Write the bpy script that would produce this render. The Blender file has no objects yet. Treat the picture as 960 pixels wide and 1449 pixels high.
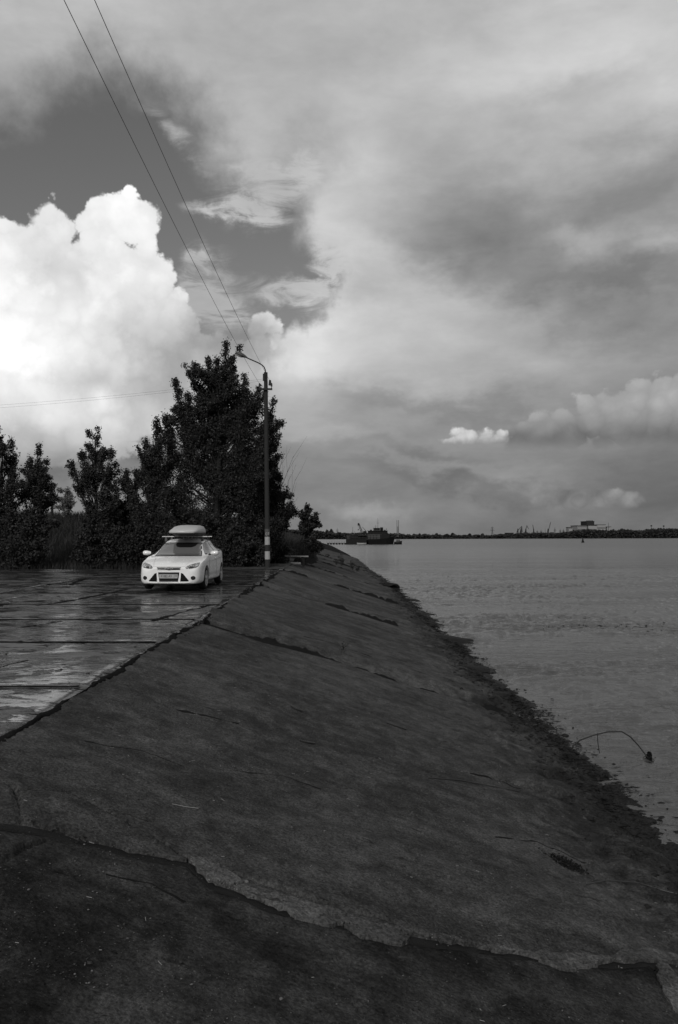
import bpy, bmesh, math, random
import numpy as np
from mathutils import Vector, Matrix
from mathutils.bvhtree import BVHTree

random.seed(7)
S = bpy.context.scene
C = S.collection
PI = math.pi
rad = math.radians

# ------------------------------------------------------------------ camera
FOC = 1105.0                      # focal length in pixels of the 960x1449 photograph
PITCH = math.atan((757 - 724.5) / FOC)
cam_d = bpy.data.cameras.new('camera')
cam = bpy.data.objects.new('camera', cam_d); C.objects.link(cam)
cam_d.sensor_fit = 'VERTICAL'; cam_d.sensor_height = 24.0
cam_d.lens = FOC / 1449 * 24.0
cam_d.clip_start = 0.05; cam_d.clip_end = 9000
cam.location = (0, 0, 1.6)
cam.rotation_euler = (PI / 2 + PITCH, 0, 0)
S.camera = cam
S.view_settings.view_transform = 'Standard'
S.view_settings.look = 'None'
S.view_settings.exposure = 0.0
S.view_settings.gamma = 1.0
S.render.film_transparent = False
S.cycles.max_bounces = 5; S.cycles.diffuse_bounces = 2; S.cycles.glossy_bounces = 3

def ray(px, py):
    a = (px - 480) / FOC; b = (724.5 - py) / FOC
    return np.array([a, math.cos(PITCH) - b * math.sin(PITCH), math.sin(PITCH) + b * math.cos(PITCH)])
def at(px, py, Y):
    d = ray(px, py); k = Y / d[1]
    return np.array([d[0] * k, Y, 1.6 + d[2] * k])
def on_z(px, py, z):
    d = ray(px, py); k = (z - 1.6) / d[2]
    return np.array([d[0] * k, d[1] * k, z])
EDGE = -2.6; SL = 0.30; WZ = -1.9
def on_slope(px, py):
    d = ray(px, py); k = (-SL * (0 - EDGE) - 1.6) / (d[2] + SL * d[0])
    return np.array([0, 0, 1.6]) + d * k

# ------------------------------------------------------------------ node expression helper
class V:
    def __init__(s, g, sock): s.g = g; s.s = sock
    def __add__(s, o): return s.g.m('ADD', s, o)
    __radd__ = __add__
    def __sub__(s, o): return s.g.m('SUBTRACT', s, o)
    def __rsub__(s, o): return s.g.m('SUBTRACT', o, s)
    def __mul__(s, o): return s.g.m('MULTIPLY', s, o)
    __rmul__ = __mul__
    def __truediv__(s, o): return s.g.m('DIVIDE', s, o)
    def __pow__(s, o): return s.g.m('POWER', s, o)
class G:
    def __init__(s, tree): s.t = tree; s.n = tree.nodes; s.l = tree.links
    def put(s, sock, v):
        if isinstance(v, V): s.l.new(v.s, sock)
        elif v is not None: sock.default_value = v
    def m(s, op, a=None, b=None, c=None, clamp=False):
        n = s.n.new('ShaderNodeMath'); n.operation = op; n.use_clamp = clamp
        for i, v in enumerate((a, b, c)): s.put(n.inputs[i], v)
        return V(s, n.outputs[0])
    def clamp(s, a): return s.m('ADD', a, 0.0, clamp=True)
    def vm(s, op, a, b=None, scale=None):
        n = s.n.new('ShaderNodeVectorMath'); n.operation = op
        s.put(n.inputs[0], a); s.put(n.inputs[1], b)
        if scale is not None: s.put(n.inputs['Scale'], scale)
        return V(s, n.outputs['Value'] if op in ('LENGTH', 'DOT_PRODUCT', 'DISTANCE') else n.outputs[0])
    def sep(s, v):
        n = s.n.new('ShaderNodeSeparateXYZ'); s.put(n.inputs[0], v); return [V(s, o) for o in n.outputs]
    def comb(s, x, y, z=0.0):
        n = s.n.new('ShaderNodeCombineXYZ')
        for i, v in enumerate((x, y, z)): s.put(n.inputs[i], v)
        return V(s, n.outputs[0])
    def mapping(s, v, loc=(0, 0, 0), rot=(0, 0, 0), scale=(1, 1, 1), typ='POINT'):
        n = s.n.new('ShaderNodeMapping'); n.vector_type = typ
        s.put(n.inputs[0], v); n.inputs[1].default_value = loc; n.inputs[2].default_value = rot; n.inputs[3].default_value = scale
        return V(s, n.outputs[0])
    def noise(s, v, scale, detail=4, rough=0.5, dist=0.0, col=False):
        n = s.n.new('ShaderNodeTexNoise'); s.put(n.inputs['Vector'], v)
        n.inputs['Scale'].default_value = scale; n.inputs['Detail'].default_value = detail
        n.inputs['Roughness'].default_value = rough; n.inputs['Distortion'].default_value = dist
        if col:
            c = s.n.new('ShaderNodeSeparateColor'); s.l.new(n.outputs['Color'], c.inputs[0])
            return s.comb(V(s, c.outputs[0]), V(s, c.outputs[1]), V(s, c.outputs[2]))
        return V(s, n.outputs['Fac'])
    def voro(s, v, scale, feature='F1', out='Distance', rnd=1.0):
        n = s.n.new('ShaderNodeTexVoronoi'); n.feature = feature; s.put(n.inputs['Vector'], v)
        n.inputs['Scale'].default_value = scale; n.inputs['Randomness'].default_value = rnd
        return V(s, n.outputs[out])
    def step(s, v, a, b, lo=0.0, hi=1.0, smooth=True):
        n = s.n.new('ShaderNodeMapRange'); n.interpolation_type = 'SMOOTHSTEP' if smooth else 'LINEAR'
        s.put(n.inputs[0], v)
        for i, q in enumerate((a, b, lo, hi)): s.put(n.inputs[i + 1], q)
        return V(s, n.outputs[0])
    def mix(s, f, a, b): return a + (b - a) * f if isinstance(a, V) else (b - a) * f + a
    def co(s, o='Object'):
        n = s.n.new('ShaderNodeTexCoord'); return V(s, n.outputs[o])
    def geo(s, o):
        n = s.n.new('ShaderNodeNewGeometry'); return V(s, n.outputs[o])
    def bump(s, h, strength=1.0, dist=0.01, normal=None):
        n = s.n.new('ShaderNodeBump'); s.put(n.inputs['Height'], h); s.put(n.inputs['Strength'], strength)
        n.inputs['Distance'].default_value = dist
        if normal is not None: s.put(n.inputs['Normal'], normal)
        return V(s, n.outputs[0])
    def grey(s, v): return s.comb(v, v, v)

def lin(c): return c ** 2.2

# ------------------------------------------------------------------ sun
SUN_EL, SUN_AZ = 30.0, 196.0       # azimuth clockwise from +Y: behind the camera, a little to the left
sd = bpy.data.lights.new('sun', 'SUN'); sun = bpy.data.objects.new('sun', sd); C.objects.link(sun)
sd.energy = 2.4; sd.angle = rad(11); sd.color = (1.0, 0.985, 0.96)
sv = Vector((math.sin(rad(SUN_AZ)) * math.cos(rad(SUN_EL)), math.cos(rad(SUN_AZ)) * math.cos(rad(SUN_EL)), math.sin(rad(SUN_EL))))
sun.rotation_euler = sv.to_track_quat('Z', 'Y').to_euler()
sun.location = (0, -20, 30)

# ------------------------------------------------------------------ world: sky with clouds
W = bpy.data.worlds.new('World'); S.world = W; W.use_nodes = True
W.node_tree.nodes.clear(); g = G(W.node_tree)
SKYK = 0.065
sky = g.n.new('ShaderNodeTexSky'); sky.sky_type = 'NISHITA'; sky.sun_disc = False
sky.sun_elevation = rad(SUN_EL); sky.sun_rotation = rad(SUN_AZ)
bwn = g.n.new('ShaderNodeRGBToBW'); g.l.new(sky.outputs[0], bwn.inputs[0]); clear_l = V(g, bwn.outputs[0])
D = g.vm('NORMALIZE', g.co('Generated'))
dx, dy, dz = g.sep(D)
az = g.m('ARCTAN2', dx, dy) * FOC
el = g.m('ARCSINE', dz) * FOC
P0 = g.comb(az, el, 0.0)
def uv(px, py):
    d = ray(px, py); d = d / np.linalg.norm(d)
    return math.atan2(d[0], d[1]) * FOC, math.asin(d[2]) * FOC
Dn = g.vm('MULTIPLY', D, (1.0, 1.0, 1.7))
wA = g.noise(Dn, 4.5, 6, 0.6, col=True)
warp = g.vm('SUBTRACT', wA, (0.5, 0.5, 0.5))
Pw = g.vm('ADD', P0, g.vm('SCALE', g.vm('MULTIPLY', warp, (1, 1, 0)), scale=230.0))
wB = g.noise(D, 14.0, 5, 0.62, col=True)
warpB = g.vm('SUBTRACT', wB, (0.5, 0.5, 0.5))
Pb = g.vm('ADD', P0, g.vm('SCALE', g.vm('MULTIPLY', warpB, (1, 1, 0)), scale=70.0))
def ell(P, px, py, rx, ry, rot=0.0):
    u, v = uv(px, py)
    q = g.mapping(P, (u, v, 0), (0, 0, rad(-rot)), (rx, ry, 1), 'TEXTURE')
    return g.vm('LENGTH', q)
def gauss(P, px, py, rx, ry, a, rot=0.0):
    l = ell(P, px, py, rx, ry, rot)
    return g.m('EXPONENT', l * l * -1.0) * a
# grey cloud deck, brightness in display values
n_big = g.noise(g.vm('MULTIPLY', D, (1, 1, 2.2)), 3.2, 6, 0.55, 0.3)
n_mid = g.noise(g.vm('MULTIPLY', D, (1, 1, 2.6)), 8.0, 5, 0.62, 0.2)
base = g.step(el, 0.0, 480.0, 0.505, 0.70) + g.step(el, 520.0, 1500.0, 0.0, 0.0)
base = base + (n_big - 0.5) * 0.20 + (n_mid - 0.5) * 0.17
deck = [  # px, py, rx, ry, amount, rotation
    (900, 40, 260, 90, .08, 0), (640, 90, 160, 60, .05, 0), (60, 20, 140, 50, .02, 0),(520, 60, 200, 60, -.02, 0),
    (40, 110, 130, 60, -.04, 0), (560, 110, 110, 60, -.045, 0), (820, 120, 90, 30, -.08, -10),
    (900, 265, 120, 75, -.17, -8), (735, 300, 130, 60, -.09, 25), (670, 350, 110, 50, -.08, 15), (610, 310, 90, 60, -.05, 0),
    (890, 392, 130, 22, -.13, 6), (840, 432, 110, 24, -.06, 6), (810, 345, 60, 16, .12, 0), (930, 150, 60, 40, .04, 0),
    (520, 300, 60, 120, .06, 0), (560, 470, 170, 60, .09, 0), (460, 330, 40, 110, .06, 0), (620, 400, 120, 30, .05, 20),
    (940, 345, 60, 14, .08, 0), (430, 530, 90, 60, .10, 0), (400, 600, 110, 50, .08, 0), (700, 520, 260, 30, .05, 0), (600, 565, 200, 12, -.05, 3),
    (850, 560, 90, 40, .02, 0), (960, 480, 90, 60, -.07, 0), (500, 625, 120, 14, .05, 0), (640, 645, 70, 12, -.06, 5),
    (660, 680, 130, 14, -.07, 0), (700, 655, 120, 16, .05, 0), (540, 662, 100, 14, .03, 0), (520, 722, 55, 14, .12, 0),
    (960, 690, 110, 90, -.12, 0), (780, 750, 300, 20, -.03, 0), (440, 480, 50, 60, .04, 0), (410, 520, 60, 30, .05, 0),
    (110, 655, 100, 20, -.08, -8), (200, 660, 60, 30, -.05, 0), (60, 600, 140, 26, .10, 0), (210, 700, 100, 30, .03, 0)]
s = base
for b in deck: s = s + gauss(Pw if b[2] > 60 else Pb, *b)
# gap of clear sky (the Nishita sky shows through)
def union(lst, P, k=None):
    r = None
    for e in lst:
        d = (1.0 - ell(P, *e[:4], e[4] if len(e) > 4 else 0.0)) * float(min(e[2], e[3]))
        r = d if r is None else g.m('SMOOTH_MAX', r, d, 30.0) if k is None else g.m('SMOOTH_MAX', r, d, k)
    return r
gap_d = union([(60, 290, 250, 110), (170, 260, 150, 150, -15), (250, 330, 130, 110), (320, 350, 120, 72), (402, 305, 46, 84, 25),
               (330, 420, 110, 55), (436, 392, 40, 44), (290, 440, 90, 60)], g.vm('ADD', P0, g.vm('SCALE', g.vm('MULTIPLY', warpB, (1, 1, 0)), scale=115.0)))
soft = g.step(el, 330.0, 560.0, 14.0, 75.0)
gap = g.step(gap_d / soft, -0.7, 0.9)
# streaky thin cloud inside the gap
stk = g.noise(g.mapping(P0, (0, 0, 0), (0, 0, rad(-25)), (0.006, 0.018, 1)), 2.2, 6, 0.65, 0.7)
wisp = g.clamp(gauss(Pb, 375, 265, 60, 42, 1.0, -20) + gauss(Pb, 315, 298, 45, 9, .95, 0) + gauss(Pb, 360, 305, 50, 16, .7, 8)
               + gauss(Pb, 285, 372, 14, 6, .8, 0) + gauss(Pb, 400, 410, 55, 20, 1.2, 10) + gauss(Pb, 435, 235, 30, 30, 1.0, 0)
               + gauss(Pb, 290, 400, 26, 40, .6, -30) + gauss(Pb, 360, 235, 40, 10, .5, 0) + gauss(Pb, 285, 425, 34, 46, 1.0, 0) + gauss(Pb, 330, 440, 30, 16, .8, 0) + gauss(Pb, 462, 372, 24, 50, 1.1, 15) + gauss(Pb, 250, 190, 60, 14, .5, 35))
wisp = g.step(wisp * (stk * 3.0 - 0.78), 0.10, 0.85)
gap = gap * (1.0 - wisp * 0.9)
s = s + g.step(gap_d / soft, -2.2, 0.2) * 0.03
# mixing the deck with the physical sky behind it
deck_l = g.m('MAXIMUM', s, 0.05) ** 2.2
# bright cumulus towers
bil = g.voro(g.vm('ADD', D, g.vm('SCALE', warpB, scale=0.10)), 17.0)
bil2 = g.voro(g.vm('ADD', D, g.vm('SCALE', warpB, scale=0.06)), 42.0)
fine = g.noise(D, 60.0, 3, 0.6)
cum_d = union([(150, 316, 72, 40), (208, 306, 30, 25), (80, 324, 60, 46), (20, 400, 90, 90), (120, 440, 150, 110), (205, 385, 38, 38), (258, 468, 42, 44),
               (222, 430, 46, 60), (100, 540, 190, 100), (60, 620, 170, 50), (260, 545, 110, 60), (366, 468, 36, 30), (315, 505, 95, 44), (10, 500, 150, 120)], P0, 12.0)
cum_d = cum_d + (0.50 - bil) * 36.0 + (0.48 - bil2) * 20.0 + (fine - 0.5) * 10.0 - 4.0
cum = g.step(cum_d, -2.0, 5.0) * g.step(el + (n_mid - .5) * 60.0, 66.0, 132.0)
shade = g.noise(g.vm('ADD', D, g.vm('SCALE', warpB, scale=0.04)), 7.0, 5, 0.58)
cs = 0.945 + (shade - 0.5) * 0.22 + (0.5 - bil) * 0.14 + (0.48 - bil2) * 0.07
for b in [(90, 372, 60, 40, -.10, 0), (30, 500, 110, 90, .08, 0), (210, 480, 80, 60, -.09, 0), (310, 480, 70, 50, -.19, 0), (372, 480, 60, 50, -.17, 0),
          (110, 330, 90, 30, .03, 0), (260, 540, 100, 60, -.16, 0), (300, 570, 140, 40, -.10, 0), (110, 550, 90, 20, -.05, 0), (130, 530, 26, 26, -.10, 0)]:
    cs = cs + gauss(Pb, *b)
cs = cs + g.step(el, 80.0, 205.0, -0.27, 0.0)
cum_l = g.m('MAXIMUM', cs, 0.2) ** 2.2
# smaller heaps near the horizon at the right: bright crowns over grey bases
def heap(lst, k, off, sc):
    d = union(lst, P0, 6.0)
    return d + (0.48 - bil2) * sc + (fine - 0.5) * sc * .7 + off
h1 = g.step(heap([(660, 617, 20, 10), (688, 624, 30, 9), (706, 617, 12, 8), (640, 625, 14, 6), (690, 616, 12, 7)], 0, 1.5, 11.0), -1.0, 3.5) * g.step(el + (fine - .5) * 12.0, 126.0, 138.0)
h2d = heap([(800, 610, 60, 34), (860, 590, 60, 36), (920, 590, 70, 50), (750, 620, 40, 26), (980, 590, 90, 60)], 0, 0, 22.0)
h2 = g.step(h2d, -1.0, 6.0) * g.step(el, 112.0, 140.0)
h3 = g.step(heap([(800, 706, 26, 14), (840, 704, 26, 10), (770, 712, 14, 8), (880, 708, 24, 10)], 0, 3.0, 9.0), -2.0, 4.0) * g.step(el, 28.0, 44.0)
h4 = g.step(heap([(821, 709, 14, 11)], 0, 0, 5.0), -1.0, 3.0)
h2s = g.step(el, 114.0, 172.0, 0.38, 0.63) + (shade - .5) * .16 + (0.48 - bil2) * .10
def bgn(v, k):
    n = g.n.new('ShaderNodeBackground'); g.l.new(g.grey(v).s if isinstance(v, V) else v, n.inputs[0]); n.inputs[1].default_value = k
    return n.outputs[0]
def mixs(f, a, b):
    n = g.n.new('ShaderNodeMixShader'); g.put(n.inputs[0], f); g.l.new(a, n.inputs[1]); g.l.new(b, n.inputs[2]); return n.outputs[0]
sh = bgn(deck_l, 1.0)
sh = mixs(h2, sh, bgn(g.m('MAXIMUM', h2s, 0.1) ** 2.2, 1.0))
sh = mixs(h1, sh, bgn((0.78 + (0.48 - bil2) * .30) ** 2.2, 1.0))
sh = mixs(h3 * 0.55, sh, bgn((0.56 + (0.36 - bil2) * .3 + (shade - .5) * .2) ** 2.2, 1.0))
sh = mixs(h4 * 0.45, sh, bgn(g.comb(lin(.43), lin(.43), lin(.43)), 1.0))
sh = mixs(gap, sh, bgn(clear_l, SKYK))
sh = mixs(cum, sh, bgn(cum_l, 1.0))
wo = g.n.new('ShaderNodeOutputWorld'); g.l.new(sh, wo.inputs[0])

# ------------------------------------------------------------------ materials
MATS = {}
def new_mat(name):
    m = bpy.data.materials.new(name); m.use_nodes = True
    b = m.node_tree.nodes['Principled BSDF']; MATS[name] = m
    return m, G(m.node_tree), b
def simple(name, col, rough=0.6, metal=0.0, var=0.15, scale=8.0, bump=0.0, spec=0.5, coat=0.0):
    m, g, b = new_mat(name)
    n = g.noise(g.co(), scale, 5, 0.6)
    v = (n - 0.5) * (2 * var) + 1.0
    g.put(b.inputs['Base Color'], g.grey(g.m('MAXIMUM', v * col, 0.0)))
    g.put(b.inputs['Roughness'], g.clamp((n - 0.5) * 0.25 + rough))
    b.inputs['Metallic'].default_value = metal; b.inputs['Specular IOR Level'].default_value = spec
    b.inputs['Coat Weight'].default_value = coat
    if bump: g.put(b.inputs['Normal'], g.bump(g.noise(g.co(), scale * 4, 5, 0.6), bump, 0.02))
    return m

def concrete(name, lo, hi, rough, speck=1.0):
    m, g, b = new_mat(name)
    p = g.co()
    stre = g.noise(g.mapping(p, scale=(0.55, 2.6, 1.0)), 1.6, 8, 0.66, 0.4)
    big = g.noise(p, 0.55, 6, 0.6, 0.5)
    mid = g.noise(g.mapping(p, scale=(1.1, 1.0, 1.0)), 4.5, 8, 0.7)
    fine = g.noise(p, 48.0, 4, 0.75)
    patchy = g.noise(g.mapping(p, (7, 3, 0), scale=(0.8, 1.1, 1)), 0.9, 7, 0.7, 0.6)
    f = g.step(stre * 0.10 + big * 0.30 + mid * 0.20 + patchy * 0.40, 0.42, 0.60)
    col = f * (hi - lo) + lo
    col = col * g.step(fine, 0.32, 0.70, 0.50, 1.60)
    col = col * g.step(mid, 0.30, 0.70, 0.72, 1.28)
    # light blotches where the surface has worn off
    wear = g.step(g.noise(g.mapping(p, (3, 7, 1), scale=(0.7, 1.5, 1)), 1.15, 8, 0.68), 0.50, 0.70)
    fl = g.step(g.noise(g.mapping(p, scale=(1, 1.4, 1)), 22.0, 5, 0.75), 0.50, 0.66)
    col = col + wear * fl * (hi * 1.0)
    v1 = g.voro(p, 42.0); r1 = g.noise(p, 2.0, 4, 0.7)
    col = col + g.step(v1, 0.16, 0.06) * g.step(r1, 0.44, 0.62) * (hi * 2.4 * speck)
    v2 = g.voro(g.mapping(p, (5, 5, 5)), 17.0)
    col = col * g.step(v2, 0.05, 0.16, 0.3, 1.0)
    # flat chips of surface flaked off, long and dark
    ch = g.step(g.noise(g.mapping(p, (2, 9, 0), (0, 0, .25), (0.7, 3.2, 1)), 5.0, 5, 0.7, 0.5), 0.63, 0.68)
    col = col * (1.0 - ch * 0.55)
    damp = g.step(g.noise(g.mapping(p, (9, 2, 0), scale=(0.30, 2.4, 1)), 1.3, 6, 0.65, 0.3), 0.50, 0.62)
    col = col * (1.0 - damp * 0.20)
    # soaked band above the river
    zz = g.sep(g.geo('Position'))[2]
    soak = g.step(zz + (patchy - 0.5) * 0.7 + (mid - .5) * .3, -1.42, -1.74)
    col = col * (1.0 - soak * 0.62)
    g.put(b.inputs['Base Color'], g.grey(g.m('MAXIMUM', col, 0.002)))
    g.put(b.inputs['Roughness'], g.clamp((mid - 0.5) * 0.6 + rough - damp * 0.12 - soak * 0.3))
    g.put(b.inputs['Specular IOR Level'], f * 0.05 + 0.03)
    h = g.noise(p, 11.0, 8, 0.72) * 1.3 + fine * 0.45 + stre * 0.2 - ch * .25 + g.step(v2, 0.0, 0.2) * 0.10
    g.put(b.inputs['Normal'], g.bump(h, 0.9, 0.024))
    return m
M_slope = concrete('slope_concrete', 0.034, 0.060, 0.84)
M_front = concrete('dark_damp_concrete', 0.013, 0.044, 0.8, speck=0.7)
M_frag = concrete('broken_concrete', 0.05, 0.10, 0.8)
M_moss = simple('damp_moss', 0.009, 0.9, var=0.7, scale=3, bump=0.8, spec=0.03)
M_rock = simple('wet_rock', 0.012, 0.75, var=0.6, scale=14, bump=0.8, spec=0.12)
M_soil = simple('dark_soil', 0.006, 0.9, var=0.6, scale=6, bump=0.8, spec=0.03)
M_algae_shade = simple('dark_algae_and_shade', 0.005, 0.7, var=0.6, scale=30, bump=0.8, spec=0.2)  # weed; also painted shade in the foreground joint and dark river ripples

def wet_pad(name):
    m, g, b = new_mat(name)
    p = g.co()
    big = g.noise(g.mapping(p, scale=(0.7, 0.8, 1)), 1.0, 8, 0.66, 0.6)
    mid = g.noise(g.mapping(p, scale=(0.6, 1.3, 1)), 3.0, 8, 0.66, 0.3)
    fine = g.noise(p, 50.0, 5, 0.7)
    worn = g.step(g.noise(g.mapping(p, (4, 1, 0), scale=(0.5, 1.3, 1)), 2.1, 9, 0.7, 0.6), 0.55, 0.60)
    pits = g.step(g.noise(g.mapping(p, (1, 8, 0), scale=(0.45, 1.5, 1)), 6.0, 6, 0.7), 0.57, 0.62)
    col = g.step(mid, .35, .65, 0.012, 0.045) * g.step(fine, .3, .7, .5, 1.5)
    col = col * (1.0 - worn * 0.45) * (1.0 - pits * 0.6)
    wet = g.step(big * 0.72 + mid * 0.28, 0.435, 0.495)
    g.put(b.inputs['Base Color'], g.grey(col))
    r = g.mix(wet, 0.42, 0.035) + worn * 0.22 + pits * 0.35
    g.put(b.inputs['Roughness'], g.clamp(r))
    g.put(b.inputs['Specular IOR Level'], g.clamp(1.0 - worn * 0.45 - pits * 0.75 - (1.0 - wet) * 0.40))
    h = (mid * 1.2 + g.noise(g.mapping(p, scale=(0.6, 1.6, 1)), 14.0, 7, 0.65) * 0.55 + fine * 0.12) * (1.1 - wet * 0.92) - worn * 0.25 - pits * 0.5
    g.put(b.inputs['Normal'], g.bump(h, 0.7, 0.024))
    return m
M_pad = wet_pad('wet_concrete')

def water_mat():
    m, g, b = new_mat('river_water')
    p = g.co()
    b.inputs['Base Color'].default_value = (0.052, 0.052, 0.052, 1)
    b.inputs['IOR'].default_value = 1.333
    x, y, z = g.sep(p)
    dist = g.vm('LENGTH', p)
    fade = g.step(dist, 12.0, 160.0, 1.0, 0.5)
    r1 = g.noise(g.mapping(p, rot=(0, 0, 0.35), scale=(1.0, 1.35, 1)), 1.7, 5, 0.6, 0.6)
    r2 = g.noise(g.mapping(p, rot=(0, 0, -0.25), scale=(0.7, 1.5, 1)), 5.0, 3, 0.5, 0.3)
    r3 = g.noise(g.mapping(p, scale=(0.3, 0.9, 1)), 0.42, 3, 0.6)
    gust = g.step(g.noise(g.mapping(p, scale=(0.05, 0.3, 1)), 0.9, 6, 0.6), 0.40, 0.68, 0.55, 1.5)
    h = (r1 * 0.55 + r2 * 0.22 + r3 * 0.4) * gust
    g.put(b.inputs['Normal'], g.bump(h, fade, 0.22))
    g.put(b.inputs['Roughness'], g.step(dist, 20.0, 300.0, 0.06, 0.26))
    return m
M_water = water_mat()

def leaf_mat(name, col):
    m, g, b = new_mat(name)
    n = g.noise(g.co(), 0.9, 4, 0.6); n2 = g.noise(g.co(), 9.0, 2)
    c = (n * 1.1 + n2 * 0.5 + 0.2) * col
    g.put(b.inputs['Base Color'], g.grey(c)); b.inputs['Roughness'].default_value = 0.62
    b.inputs['Specular IOR Level'].default_value = 0.18
    return m
M_leaf = leaf_mat('dark_leaves', 0.020)
M_leaf2 = leaf_mat('bush_leaves', 0.018)
M_grass = leaf_mat('grass_blades', 0.020)
M_farwood = leaf_mat('far_foliage', 0.022)
M_bark = simple('bark', 0.009, 0.85, var=0.4, scale=12, bump=0.6, spec=0.2)
M_twig = simple('twig', 0.03, 0.8, var=0.3, spec=0.2)
M_paint = simple('white_car_paint', 0.62, 0.25, var=0.05, coat=0.6)
M_black = simple('black_plastic', 0.012, 0.45, var=0.2)
M_void = simple('grille_black', 0.004, 0.7, var=0.2, spec=0.1)
M_tyre = simple('rubber', 0.012, 0.8, var=0.2, spec=0.2)
M_satin = simple('satin_bar', 0.30, 0.5, var=0.05)
M_rim = simple('alloy', 0.50, 0.32, metal=0.7, var=0.05)
M_chrome = simple('chrome', 0.7, 0.12, metal=1.0, var=0.03)
M_dark = simple('dark_paint', 0.014, 0.35, var=0.2)
M_box = simple('roof_box_shell', 0.34, 0.38, var=0.06)
M_boxd = simple('roof_box_base', 0.03, 0.6, var=0.1)
M_plate = simple('number_plate_white', 0.27, 0.4, var=0.03)
M_ink = simple('plate_ink', 0.02, 0.5, var=0.05)
M_bluehull = simple('emblem_field', 0.07, 0.3, var=0.05)
M_pole = simple('weathered_post', 0.020, 0.85, var=0.35, scale=10, bump=0.5, spec=0.2)
M_white = simple('flaking_white_paint', 0.24, 0.8, var=0.35, scale=9, bump=0.3)
M_steel = simple('grey_steel', 0.06, 0.5, spec=0.12, var=0.3)
M_dsteel = simple('dark_steel', 0.015, 0.6, spec=0.12, var=0.4)
M_wire = simple('wire', 0.03, 0.5, var=0.1)
M_hull = simple('ship_hull', 0.007, 0.6, spec=0.12, var=0.5, scale=1.5)
M_ship = simple('ship_grey', 0.035, 0.6, spec=0.12, var=0.4, scale=1.2)
M_shipl = simple('ship_light', 0.07, 0.6, spec=0.12, var=0.4, scale=1.2)
M_wall = simple('far_white_wall', 0.20, 0.8, var=0.15, scale=0.2)
M_walld = simple('far_dark_wall', 0.02, 0.8, spec=0.12, var=0.2, scale=0.2)
M_win = simple('far_window', 0.05, 0.3, var=0.2, scale=0.5)
M_bench = simple('bench_concrete', 0.2, 0.75, var=0.4, scale=6, bump=0.4)
M_lens = simple('lamp_lens', 0.35, 0.25, var=0.05)
M_straw = simple('dry_straw', 0.20, 0.8, var=0.2)
M_grit = simple('grit', 0.075, 0.85, var=0.8, scale=5)
M_gritd = simple('dark_grit', 0.006, 0.7, var=0.6, scale=5)

def glass_mat():
    m, g, b = new_mat('car_glass')
    b.inputs['Base Color'].default_value = (0.10, 0.10, 0.10, 1); b.inputs['Roughness'].default_value = 0.06
    b.inputs['IOR'].default_value = 1.7; b.inputs['Coat Weight'].default_value = 0.6; b.inputs['Coat Roughness'].default_value = 0.03
    return m
M_glass = glass_mat()
def lampglass():
    m, g, b = new_mat('headlight_glass')
    v = g.voro(g.co(), 22.0)
    g.put(b.inputs['Base Color'], g.grey(g.step(v, 0.1, 0.5, 0.65, 0.10)))
    b.inputs['Roughness'].default_value = 0.12; b.inputs['Metallic'].default_value = 0.3; b.inputs['Coat Weight'].default_value = 1.0
    return m
M_head = lampglass()

# ------------------------------------------------------------------ mesh helpers
def link(o, parent=None):
    C.objects.link(o)
    if parent is not None: o.parent = parent
    return o
def meta(o, label=None, cat=None, group=None, kind=None):
    if label: o['label'] = label
    if cat: o['category'] = cat
    if group: o['group'] = group
    if kind: o['kind'] = kind
    return o
def empty(name, loc=(0, 0, 0), label=None, cat=None, group=None, kind=None, rz=0.0):
    o = bpy.data.objects.new(name, None); o.empty_display_size = 0.3
    o.location = loc; o.rotation_euler = (0, 0, rz); C.objects.link(o)
    return meta(o, label, cat, group, kind)
def raw(name, v, f, mat, parent=None, smooth=False):
    me = bpy.data.meshes.new(name)
    v = np.asarray(v, dtype=np.float32)
    if isinstance(f, np.ndarray):
        n, k = f.shape
        me.vertices.add(len(v)); me.vertices.foreach_set('co', v.ravel())
        me.loops.add(n * k); me.loops.foreach_set('vertex_index', f.astype(np.int32).ravel())
        me.polygons.add(n); me.polygons.foreach_set('loop_start', np.arange(0, n * k, k, dtype=np.int32))
        me.update(calc_edges=True)
    else:
        me.from_pydata([tuple(map(float, p)) for p in v], [], [tuple(q) for q in f])
    if smooth: me.polygons.foreach_set('use_smooth', np.ones(len(me.polygons), dtype=bool))
    me.materials.append(mat)
    o = bpy.data.objects.new(name, me)
    return link(o, parent)
def grid_faces(n, m):
    i = np.arange(n - 1)[:, None] * m + np.arange(m - 1)[None, :]
    return np.stack([i, i + 1, i + m + 1, i + m], -1).reshape(-1, 4)
def gridmesh(name, X, Y, Z, mat, parent=None, skirt=0.0, flip=False):
    n, m = X.shape
    v = np.stack([X, Y, Z], -1).reshape(-1, 3); f = grid_faces(n, m)
    if skirt:
        idx = np.arange(n * m).reshape(n, m)
        loop = np.concatenate([idx[0, :], idx[1:, -1], idx[-1, -2::-1], idx[-2:0:-1, 0]])
        low = v[loop].copy(); low[:, 2] -= skirt
        b0 = len(v); v = np.vstack([v, low]); k = len(loop); j = np.arange(k); j2 = (j + 1) % k
        f = np.vstack([f, np.stack([loop[j], b0 + j, b0 + j2, loop[j2]], -1)])
    if flip: f = f[:, ::-1]
    return raw(name, v, f, mat, parent, True)

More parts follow.
